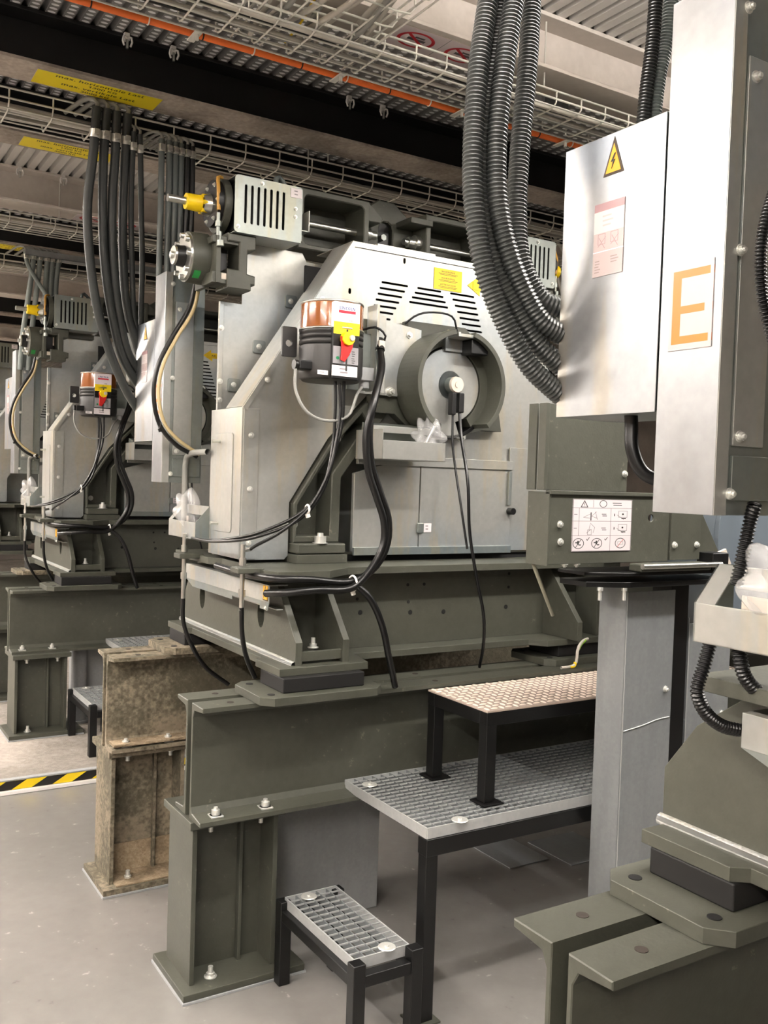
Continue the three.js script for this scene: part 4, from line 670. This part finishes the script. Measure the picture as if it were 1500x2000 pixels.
pedestal('dusty brown steel pedestal left of the central one', 1.02, -3.70, 0, M.dirty, true);
channelPair('floor_beam', 'olive double channel beam at bottom right under the nearest rubber mount', 1.005, 7, -1.055, M.paint, false);
channelPair('floor_beam', 'olive double channel beam under near feet of the machine left of centre', 1.03, 7, -2.795 - PER - 0.1, M.paint, true);
pedestal('olive steel pedestal at the left edge on the raised floor', 1.04, -2.86 - PER, 0.07, M.paint);
channelPair('floor_beam', 'olive double channel beam under far feet of the machine left of centre', 1.01, 7, -3.66 - PER - 0.15, M.paint, true);
pedestal('olive steel pedestal farthest at the left edge', 1.02, -3.70 - PER - 0.15, 0.07, M.paint);
// concrete plinth behind the central pedestal and pipe behind the left one
{ const t = thing('plinth', 'smooth grey concrete plinth behind the central pedestal', 'plinth', [1.6, 0, -3.3]); part('block', bx(1.36, 1.893, 0, 0.56, -3.25, -3.0, 0.004), M.greyWall, t); part('drain_stub', [cyl([1.52, 0.56, -2.985], [1.52, 0.50, -2.985], 0.014)], M.brown, t); }
{ const t = thing('plinth', 'pale grey concrete plinth behind the small step at left', 'plinth', [1.75, 0.07, -6.2]); part('block', bx(1.50, 2.3, 0.07, 0.56, -6.3, -6.0, 0.004), M.greyWall, t); }
{ const t = thing('floor_pipe', 'pale grey standing pipe behind the left pedestal', 'pipe', [1.46, 0.07, -5.95]); part('pipe', cyl([1.47, 0.07, -5.92], [1.47, 0.56, -5.92], 0.05, 0.05, 24), M.greyWall, t); part('collar', cyl([1.47, 0.07, -5.92], [1.47, 0.085, -5.92], 0.066, 0.066, 24), M.greyWall, t); }
// gratings
M.zincMid = std({ map: zincMap, color: 0xb6babb, roughness: 0.45, metalness: 0.35 });
function grating(parent, x0, x1, z0, z1, y0, y1, nx, nz, mat) {
  const fr = []; for (const z of [z0, z1]) fr.push(bx(x0, x1, y0, y1, z - 0.002, z + 0.002, 0.0006)); for (const x of [x0, x1]) fr.push(bx(x - 0.002, x + 0.002, y0, y1, z0, z1, 0.0006));
  const f = part('grating_frame', fr, mat, parent);
  for (let i = 1; i < nx; i++) { const x = x0 + (x1 - x0) * i / nx; part('bearing_bar', bx(x - 0.0013, x + 0.0013, y0 + 0.003, y1 - 0.001, z0, z1, 0), M.zincMid, parent); }
  for (let i = 1; i < nz; i++) { const z = z0 + (z1 - z0) * i / nz; part('cross_bar', bx(x0, x1, y1 - 0.006, y1 - 0.0015, z - 0.0018, z + 0.0018, 0), mat, parent); }
}
const clampDisc = (x, y, z) => [cyl([x, y, z], [x, y + 0.002, z], 0.027, 0.025, 20), cyl([x, y + 0.002, z], [x, y + 0.006, z], 0.007, 0.006, 12)];
function stepStool(label, x0, z0, fl) {
  const x1 = x0 + 0.195, z1 = z0 + 0.47, t = thing('step_stool', label, 'step', [x0 + 0.1, fl, z0 + 0.235]);
  for (const x of [x0, x1]) for (const z of [z0, z1]) part('leg', bx(x - 0.02, x + 0.02, fl, fl + (z === z1 ? 0.285 : 0.275), z - 0.02, z + 0.02, 0.003), M.black, t);
  for (const x of [x0, x1]) part('side_rail', bx(x - 0.018, x + 0.018, fl + 0.215, fl + 0.25, z0 + 0.02, z1 - 0.02, 0.003), M.black, t);
  for (const z of [z0, z1]) part('end_rail', bx(x0 + 0.02, x1 - 0.02, fl + 0.215, fl + 0.25, z - 0.018, z + 0.018, 0.003), M.black, t);
  grating(t, x0 + 0.004, x1 - 0.004, z0 - 0.0, z1 - 0.024, fl + 0.25, fl + 0.283, 5, 14, M.zincBright);
  part('clamp_disc', clampDisc(x0 + 0.075, fl + 0.283, z0 + 0.03), M.bolt, t); part('clamp_disc', clampDisc(x0 + 0.125, fl + 0.283, z1 - 0.04), M.bolt, t);
}
M.zincBright = std({ map: zincMap, color: 0xf0f0ee, roughness: 0.42, metalness: 0.25 });
stepStool('small black step stool with open galvanised grating in the foreground', 1.335, -2.682, 0);
stepStool('small black step stool with grating on the raised floor at left', 1.36, -2.705 - PER, 0.07);
function platform(label, x0, x1, z0, z1, y, fl, leg) {
  const t = thing('grating_platform', label, 'platform', [x0, fl, z1]);
  grating(t, x0, x1, z0, z1, y - 0.034, y, Math.round((x1 - x0) / 0.036), 17, M.zincBright);
  part('frame_beam', bx(x0 - 0.002, x1, y - 0.09, y - 0.036, z1 - 0.045, z1 + 0.004, 0.003), M.black, t);
  part('frame_beam', bx(x0 + 0.3, x1, y - 0.09, y - 0.036, z0 + 0.12, z0 + 0.16, 0.003), M.black, t);
  for (const [x, z] of leg) { part('leg', bx(x - 0.022, x + 0.022, fl, y - 0.036, z - 0.022, z + 0.022, 0.003), M.black, t); part('foot_plate', bx(x - 0.05, x + 0.04, fl, fl + 0.006, z - 0.05, z + 0.04, 0.001), M.paint, t); }
  part('clamp_disc', clampDisc(x0 + 0.13, y, z1 - 0.012), M.bolt, t); part('clamp_disc', clampDisc(x0 + 0.05, y, z0 + 0.08), M.bolt, t);
}
platform('wide galvanised grating platform on black legs before the central machine', 1.597, 3.4, -2.763, -2.262, 0.608, 0, [[1.622, -2.288], [3.37, -2.288]]);
platform('galvanised grating platform on the raised floor at left', 1.597, 4.2, -2.763 - PER - 0.1, -2.262 - PER, 0.608, 0.07, [[1.622, -2.29 - PER], [4.1, -2.29 - PER]]);
// checker plate tread on black posts
{
  const t = thing('checker_step', 'bright checker plate step on black posts standing on the grating platform', 'step', [2.15, 0.608, -2.5]);
  const x0 = 1.872, x1 = 3.3, z0 = -2.676, z1 = -2.338, y = 0.915;
  part('tread_plate', bx(x0, x1, y - 0.006, y, z0, z1, 0.001), std({ color: 0xb5a598, roughness: 0.5, metalness: 0.15 }), t);
  const studs = []; const base = (dx) => { const g = new THREE.SphereGeometry(1, 7, 5); g.scale(0.0155, 0.0042, 0.0055); if (dx) g.rotateY(Math.PI / 2); return g; };
  const ga = base(0), gb = base(1); for (let i = 0; i < 47; i++) for (let j = 0; j < 11; j++) { const g = ((i + j) % 2 ? ga : gb).clone(); g.translate(x0 + 0.015 + i * 0.0302, y, z0 + 0.015 + j * 0.03); studs.push(g); }
  const sg = part('raised_pattern', studs, M.alu, t); sg.userData.kind = 'stuff';
  for (const [z] of [[z0 + 0.02], [z1 - 0.02]]) { part('frame_rail', bx(x0, x1, y - 0.05, y - 0.006, z - 0.02, z + 0.02, 0.003), M.black, t); }
  part('frame_rail', bx(x0, x0 + 0.04, y - 0.05, y - 0.006, z0 + 0.04, z1 - 0.04, 0.003), M.black, t);
  for (const x of [x0 + 0.022, x1 - 0.022]) for (const z of [z0 + 0.022, z1 - 0.022]) { part('post', bx(x - 0.021, x + 0.021, 0.614, y - 0.006, z - 0.021, z + 0.021, 0.003), M.black, t); part('foot_plate', bx(x - 0.035, x + 0.045, 0.608, 0.614, z - 0.04, z + 0.04, 0.001), M.black, t); }
}
[['left', 2.58, 2.80, -3.30, -3.03], ['right', 2.84, 3.12, -3.22, -2.93]].forEach(([s, a, b, c, d]) => { const t = thing('floor_plate', `loose perforated grey metal sheet on the floor under the platform, ${s} one`, 'plate', [a, 0, c]); part('sheet', bx(a, b, 0.001, 0.005, c, d, 0.001), M.zinc, t); });
// rope brake housing with its sign
{
  const t = thing('rope_brake', 'olive sheet steel rope brake housing with white instruction sign', 'brake housing', [2.2, 1.405, -2.15]);
  const z = -2.1;
  part('lower_front', ex('z', [[1.892, 1.411], [2.411, 1.411], [2.411, 1.625], [1.892, 1.625]], z - 0.005, z, [circ(2.323, 1.553, 0.012, 16)]), M.paint, t);
  part('lower_side', bx(1.886, 1.892, 1.406, 1.629, z - 0.097, z), M.paint, t);
  part('top_fold', bx(1.886, 2.411, 1.622, 1.634, z - 0.017, z + 0.006), M.paint, t);
  part('upper_front', bx(1.89, 2.234, 1.634, 1.895, z - 0.034, z - 0.025), M.paint, t);
  part('upper_side', bx(1.878, 1.886, 1.634, 1.895, z - 0.097, z - 0.059), M.paint, t);
  part('upper_side', bx(1.878, 1.892, 1.634, 1.895, z - 0.05, z - 0.017), M.paint, t);
  part('right_column', bx(2.419, 2.562, 1.415, 1.642, z - 0.042, z + 0.003), M.paint, t);
  part('slanted_plate', ex('z', [[2.562, 1.423], [2.705, 1.423], [2.562, 1.625]], z - 0.042, z - 0.025), M.paint, t);
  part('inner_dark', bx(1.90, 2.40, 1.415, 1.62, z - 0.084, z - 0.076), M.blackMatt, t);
  plate('instruction_sign', t, S.ropeBrake, '+z', 1.981, 2.234, 1.449, 1.610, z + 0.001);
  bolts(t, [[[1.932, 1.532, z], '+z'], [[1.936, 1.479, z], '+z'], [[2.222, 1.692, z - 0.025], '+z'], [[2.436, 1.465, z + 0.003], '+z'], [[2.545, 1.465, z + 0.003], '+z'], [[1.966, 1.411, z - 0.01], '-y'], [[2.016, 1.411, z - 0.01], '-y']], M.bolt, 0.0085, 0.008);
}
{
  const t = thing('brake_stand', 'black steel stand frame under the rope brake housing', 'stand', [2.35, 1.33, -2.2]);
  part('top_plate', ex('y', [[2.06, -2.24], [2.68, -2.24], [2.68, -2.06], [2.19, -2.06], [2.06, -2.12]], 1.372, 1.382), M.black, t);
  part('lower_plate', ex('y', [[2.07, -2.24], [2.68, -2.24], [2.68, -2.06], [2.20, -2.06], [2.07, -2.12]], 1.335, 1.352), M.black, t);
  part('cross_rail', bx(2.235, 2.57, 1.383, 1.409, -2.105, -2.05, 0.006), M.paint, t);
  part('rail_rod', cyl([2.235, 1.402, -2.045], [2.61, 1.402, -2.045], 0.009), M.chrome, t);
  part('rear_post', bx(2.485, 2.57, 0.0, 1.335, -2.225, -2.14), M.black, t);
  part('clamp', bx(2.575, 2.655, 1.383, 1.44, -2.12, -2.05, 0.004), M.black, t);
  part('clamp_plate', ex('z', [[2.63, 1.383], [2.72, 1.383], [2.72, 1.40], [2.69, 1.45], [2.655, 1.44]], -2.10, -2.09), M.cream, t);
  for (const [x, z] of [[2.11, -2.10], [2.19, -2.075], [2.64, -2.075]]) part('bolt', [cyl([x, 1.335, z], [x, 1.325, z], 0.010, 0.010, 6), cyl([x, 1.325, z], [x, 1.295, z], 0.006)], M.bolt, t);
}
{ const t = thing('diagonal_stay', 'thin pale diagonal stay beside the guard post under the rope brake', 'stay', [1.95, 1.24, -2.18]); part('bar', tube([[1.90, 1.41, -2.18], [2.0, 1.24, -2.19]], 0.006, 4, 6), M.paintLight, t); }
function guardPost(label, x0, x1, y1, z, zb) {
  const t = thing('guard_post', label, 'post', [(x0 + x1) / 2, 0, z]);
  part('left_sheet', bx(x0, x0 + 0.003, 0, y1 + 0.02, zb, z), M.zinc, t); part('front_sheet', bx(x0, x1, 0, y1, z - 0.003, z), M.zinc, t);
  part('fold', bx(x0 + 0.0005, x0 + 0.005, 0, y1, z - 0.004, z + 0.0012), M.zincBright, t);
  bolts(t, [[[x1 - 0.03, y1 - 0.33, z], '+z']], M.bolt, 0.0085, 0.009);
  return t;
}
{ const t = guardPost('tall galvanised sheet metal guard post standing right of the platform', 2.236, 2.462, 1.315, -2.105, -2.225); part('scratch', tube([[2.243, 0.865, -2.1045], [2.33, 0.875, -2.1045], [2.40, 0.887, -2.1045], [2.455, 0.89, -2.1045]], 0.0016), M.bolt, t); }
guardPost('second galvanised guard post behind the grey collecting box', 2.578, 2.80, 1.19, -2.14, -2.225);
{ const t = thing('motor_drum', 'large blue grey round motor casing behind the rope brake', 'motor', [3.2, 1.45, -2.35]); part('casing', cyl([3.16, 1.48, -2.5], [3.16, 1.48, -2.2], 0.40, 0.40, 48), M.motor, t); part('end_ring', ex('z', sect(0.34, 0.40, 3.16, 1.48, 0, 6.283, 40), -2.2, -2.18), M.motor, t); }
{ const t = thing('earth_wire', 'yellow green earth wire bent beside the right foot of the central machine', 'wire', [2.55, 0.935, -2.72]); part('sheath', tube([[2.69, 1.034, -2.735], [2.65, 1.03, -2.72], [2.605, 1.005, -2.70], [2.595, 0.945, -2.70], [2.56, 0.936, -2.70], [2.52, 0.936, -2.70]], 0.006), M.cableLight, t); part('green_band', tube([[2.665, 1.031, -2.724], [2.63, 1.018, -2.712], [2.61, 1.004, -2.702]], 0.0066), std({ color: 0x7aa82c, roughness: 0.5 }), t); part('yellow_band', tube([[2.594, 0.952, -2.70], [2.588, 0.938, -2.70], [2.565, 0.936, -2.70]], 0.0066), M.yellow, t); }

// ---------------------------------------------------------------- the other machines of the row: copies of the central one
function copyUnit(dz, phrase, tags, own = {}) {
  for (const [src, tag] of unit) {
    if (!tags.includes(tag)) continue;
    const c = src.clone(); c.name = numbered(src.name.replace(/_\d{3}$/, '')); c.position.z += dz + (own[tag] || 0);
    c.userData = { ...src.userData, label: template.get(src).replace('{u}', phrase) }; scene.add(c);
    if (tag === 'base' && dz > 0) c.children.forEach((m) => { if (m.name === 'end_plate') m.geometry = solidEnd; });
    if (tag === 'pads' && dz > 0) c.children.forEach((m) => { if (m.name === 'pad_plate') m.material = M.paint; });
  }
}
copyUnit(2.61, 'machine at right edge', ['pads', 'base', 'duct', 'cabinet', 'drip', 'card']);
copyUnit(-2.93, 'machine left of centre', ['pads', 'padsN', 'base', 'duct', 'cabinet', 'drip', 'pipe', 'card', 'housing', 'arm', 'pump', 'driveL', 'yoke', 'cables', 'grease', 'ring', 'tray'], { pads: -0.1, padsN: -0.1, base: -0.1, duct: -0.1, cabinet: -0.1, drip: -0.1, pipe: -0.1, card: -0.1, grease: -0.1, driveL: 0.05, yoke: 0.05 });
copyUnit(-5.55, 'machine at left edge', ['pads', 'padsN', 'base', 'cabinet', 'housing', 'driveL', 'drip', 'card']);

// ---------------------------------------------------------------- hoses
function hoseThing(label, pts, r, mat, ribbed, group, clampAt) {
  const t = thing('flexible_hose', label, 'hose', pts[pts.length - 1], group);
  part('hose_body', ribbed ? hose(pts, r, ribbed) : tube(pts, r, 60, 12), mat, t);
  if (clampAt) { const p = V3(pts[0]), q = V3(pts[1]), d = q.clone().sub(p).normalize(), a = p.clone().addScaledVector(d, clampAt), b = p.clone().addScaledVector(d, clampAt + 0.03); part('pipe_clamp', [cyl(a.toArray(), b.toArray(), r * 1.18), bx(a.x - 0.01, a.x + 0.01, b.y + 0.004, a.y - 0.004, a.z + r, a.z + r * 1.6)], M.chrome, t); part('end_cable', tube([[p.x, p.y - 0.01, p.z], [p.x, p.y + 0.02, p.z], [p.x - 0.03, p.y + 0.03, p.z - 0.02], [p.x - 0.10, p.y - 0.015, p.z - 0.1]], r * 0.5), M.cableGrey, t); }
}
hoseThing('leftmost ribbed grey hose bending into the cabinet at right', [[1.079,2.95,-1.4],[1.069,2.597,-1.4],[1.048,2.494,-1.389],[1.029,2.402,-1.378],[1.014,2.258,-1.366],[1.012,2.146,-1.355],[1.034,2.029,-1.344],[1.073,1.941,-1.332],[1.127,1.866,-1.321],[1.199,1.814,-1.31]], 0.0195, M.hose, 0.0078);
hoseThing('second ribbed grey hose from the left bending into the cabinet at right', [[1.122,2.95,-1.42],[1.112,2.619,-1.42],[1.091,2.503,-1.407],[1.072,2.428,-1.394],[1.044,2.287,-1.381],[1.038,2.153,-1.368],[1.062,2.044,-1.354],[1.102,1.973,-1.341],[1.15,1.909,-1.328],[1.2,1.87,-1.315]], 0.0195, M.hose, 0.0078);
hoseThing('third ribbed grey hose from the left bending into the cabinet at right', [[1.123,2.95,-1.38],[1.113,2.602,-1.38],[1.094,2.5,-1.371],[1.075,2.408,-1.362],[1.057,2.264,-1.354],[1.058,2.152,-1.345],[1.082,2.062,-1.336],[1.121,1.988,-1.328],[1.152,1.948,-1.319],[1.193,1.928,-1.31]], 0.0195, M.hose, 0.0078);
hoseThing('rightmost ribbed grey hose bending into the cabinet at right', [[1.216,2.95,-1.45],[1.206,2.661,-1.45],[1.192,2.552,-1.434],[1.175,2.453,-1.417],[1.15,2.278,-1.401],[1.136,2.156,-1.385],[1.134,2.076,-1.369],[1.153,2.019,-1.352],[1.171,1.991,-1.336],[1.199,1.979,-1.32]], 0.0195, M.hose, 0.0078);
hoseThing('black ribbed hose rising behind the cabinet at right, left of two', [[1.30, 2.95, -1.2], [1.285, 2.558, -1.2], [1.281, 2.449, -1.2], [1.27, 2.356, -1.2], [1.262, 2.25, -1.2]], 0.013, M.flexBlack, 0.006);
hoseThing('grey ribbed hose rising behind the cabinet at right, right of two', [[1.345, 2.95, -1.2], [1.327, 2.571, -1.2], [1.314, 2.458, -1.2], [1.298, 2.381, -1.2], [1.285, 2.25, -1.2]], 0.014, M.hoseLight, 0.006);
hoseThing('black ribbed hose from collecting box to duct at right edge, left one', [[1.264, 1.42, -1.0], [1.245, 1.365, -1.0], [1.231, 1.324, -1.0], [1.248, 1.288, -0.995], [1.285, 1.263, -0.99], [1.315, 1.255, -0.98]], 0.0115, M.flexBlack, 0.006);
hoseThing('black ribbed hose from collecting box at right edge, right one', [[1.268, 1.42, -0.955], [1.268, 1.385, -0.95], [1.278, 1.352, -0.945], [1.31, 1.32, -0.93], [1.36, 1.295, -0.9]], 0.012, M.flexBlack, 0.006);
hoseThing('black ribbed hose between cabinet and collecting box at right edge', [[1.26, 1.63, -0.93], [1.265, 1.605, -0.94], [1.262, 1.568, -0.945], [1.25, 1.50, -0.95]], 0.011, M.flexBlack, 0.006);
hoseThing('smooth black cables curving down under the cabinet box at right', [[1.22, 1.80, -1.16], [1.225, 1.759, -1.16], [1.225, 1.714, -1.155], [1.24, 1.675, -1.14], [1.29, 1.655, -1.10]], 0.012, M.cable, 0);
hoseThing('thick black cable at the right edge beside the tall cabinet', [[1.13, 2.12, -0.80], [1.098, 2.06, -0.80], [1.075, 1.995, -0.80], [1.073, 1.948, -0.80], [1.085, 1.896, -0.80], [1.12, 1.83, -0.80]], 0.008, M.flexBlack, 0.005);
const main = [
  [0.0185, [[0.951,3.06,-3.73],[0.947,2.887,-3.759],[0.936,2.693,-3.787],[0.956,2.501,-3.816],[0.997,2.308,-3.844],[1.061,2.132,-3.873],[1.136,1.993,-3.901],[1.205,1.902,-3.93]]],
  [0.0185, [[0.989,3.061,-3.73],[0.989,2.897,-3.763],[0.997,2.706,-3.797],[1.021,2.473,-3.83],[1.065,2.277,-3.863],[1.121,2.119,-3.897],[1.202,2.01,-3.93]]],
  [0.0185, [[1.027,3.06,-3.73],[1.034,2.906,-3.763],[1.035,2.713,-3.797],[1.056,2.478,-3.83],[1.09,2.301,-3.863],[1.142,2.142,-3.897],[1.208,2.061,-3.93]]],
  [0.0185, [[1.071,3.061,-3.73],[1.076,2.917,-3.77],[1.082,2.725,-3.81],[1.098,2.529,-3.85],[1.131,2.331,-3.89],[1.199,2.151,-3.93]]],
  [0.0115, [[1.097,2.997,-3.73],[1.104,2.862,-3.77],[1.116,2.69,-3.81],[1.137,2.494,-3.85],[1.161,2.313,-3.89],[1.198,2.194,-3.93]]],
  [0.0115, [[1.12,2.992,-3.73],[1.139,2.869,-3.77],[1.158,2.697,-3.81],[1.179,2.5,-3.85],[1.191,2.338,-3.89],[1.206,2.216,-3.93]]],
];
const ord = ['first', 'second', 'third', 'fourth', 'fifth', 'sixth'];
main.forEach(([r, p], i) => hoseThing(`dark grey hose hanging left of the cabinet, ${ord[i]} from left of six`, p, r, M.hoseSmooth, 0, undefined, i < 4 ? 0.085 : 0.04));
[[[1.208,2.989,-3.725],[1.21,2.831,-3.725],[1.21,2.667,-3.725],[1.21,2.482,-3.725],[1.212,2.318,-3.725]],[[1.24,2.99,-3.725],[1.242,2.837,-3.725],[1.242,2.672,-3.725],[1.242,2.487,-3.725],[1.244,2.322,-3.725]],[[1.266,2.989,-3.725],[1.267,2.842,-3.725],[1.267,2.677,-3.725],[1.268,2.491,-3.725],[1.27,2.325,-3.725]],[[1.29,2.988,-3.725],[1.291,2.846,-3.725],[1.291,2.681,-3.725],[1.291,2.494,-3.725],[1.293,2.328,-3.725]],[[1.316,2.988,-3.725],[1.317,2.851,-3.725],[1.317,2.685,-3.725],[1.317,2.498,-3.725],[1.319,2.331,-3.725]],[[1.337,2.986,-3.725],[1.339,2.856,-3.725],[1.339,2.689,-3.725],[1.339,2.501,-3.725],[1.341,2.334,-3.725]]].forEach((p, i) => hoseThing(`${i > 3 ? 'black' : 'grey green'} hose hanging behind the cabinet top, ${ord[i]} from left of six`, p, 0.0125, i > 3 ? M.cable : M.hoseLight, 0, undefined, 0.02));
[[[1.204,3.06,-6.45],[1.219,2.98,-6.45],[1.273,2.88,-6.43],[1.356,2.748,-6.4],[1.42,2.652,-6.38]],[[1.26,3.06,-6.45],[1.25,2.95,-6.45],[1.228,2.732,-6.47],[1.209,2.53,-6.5],[1.205,2.3,-6.55]],[[1.3,3.06,-6.45],[1.293,2.95,-6.45],[1.276,2.738,-6.47],[1.262,2.53,-6.5],[1.255,2.3,-6.55]],[[1.345,3.06,-6.45],[1.341,2.98,-6.45],[1.335,2.846,-6.45],[1.335,2.6,-6.45]],[[1.377,3.06,-6.45],[1.374,2.98,-6.45],[1.367,2.85,-6.45],[1.361,2.6,-6.45]],[[1.42,3.06,-6.45],[1.41,2.98,-6.45],[1.402,2.888,-6.45],[1.395,2.6,-6.45]]].forEach((p, i) => hoseThing(`pale grey hose over the machine left of centre, ${ord[i]} from left of six`, p, i ? 0.017 : 0.014, M.hosePale, 0, undefined, 0.02));
{ const t = thing('steel_angle', 'galvanised angle bar carrying pale hoses over the machine left of centre', 'bracket', [1.7, 3.03, -6.46]); part('angle', [bx(1.2, 2.2, 3.03, 3.034, -6.50, -6.42), bx(1.2, 2.2, 3.03, 3.07, -6.424, -6.42)], M.zinc, t); }
// bundles of thin cables at the far right of the ceiling
for (let i = 0; i < 6; i++) { const x = 3.5 + i * 0.12, t = thing('hanging_cable', 'thin pale cable hanging in the dark behind the ribbed hoses', 'cable', [x, 2.6, -4.0], 'thin cables behind the ribbed hoses'); part('sheath', tube([[x - 0.25, 3.1, -4.0], [x - 0.1, 2.95, -4.0], [x, 2.8, -4.02], [x + 0.12, 2.55, -4.05]], 0.008), M.cableLight, t); }
scene.traverse((o) => { if (o.isMesh) o.castShadow = o.receiveShadow = true; });
renderer.render(scene, camera);
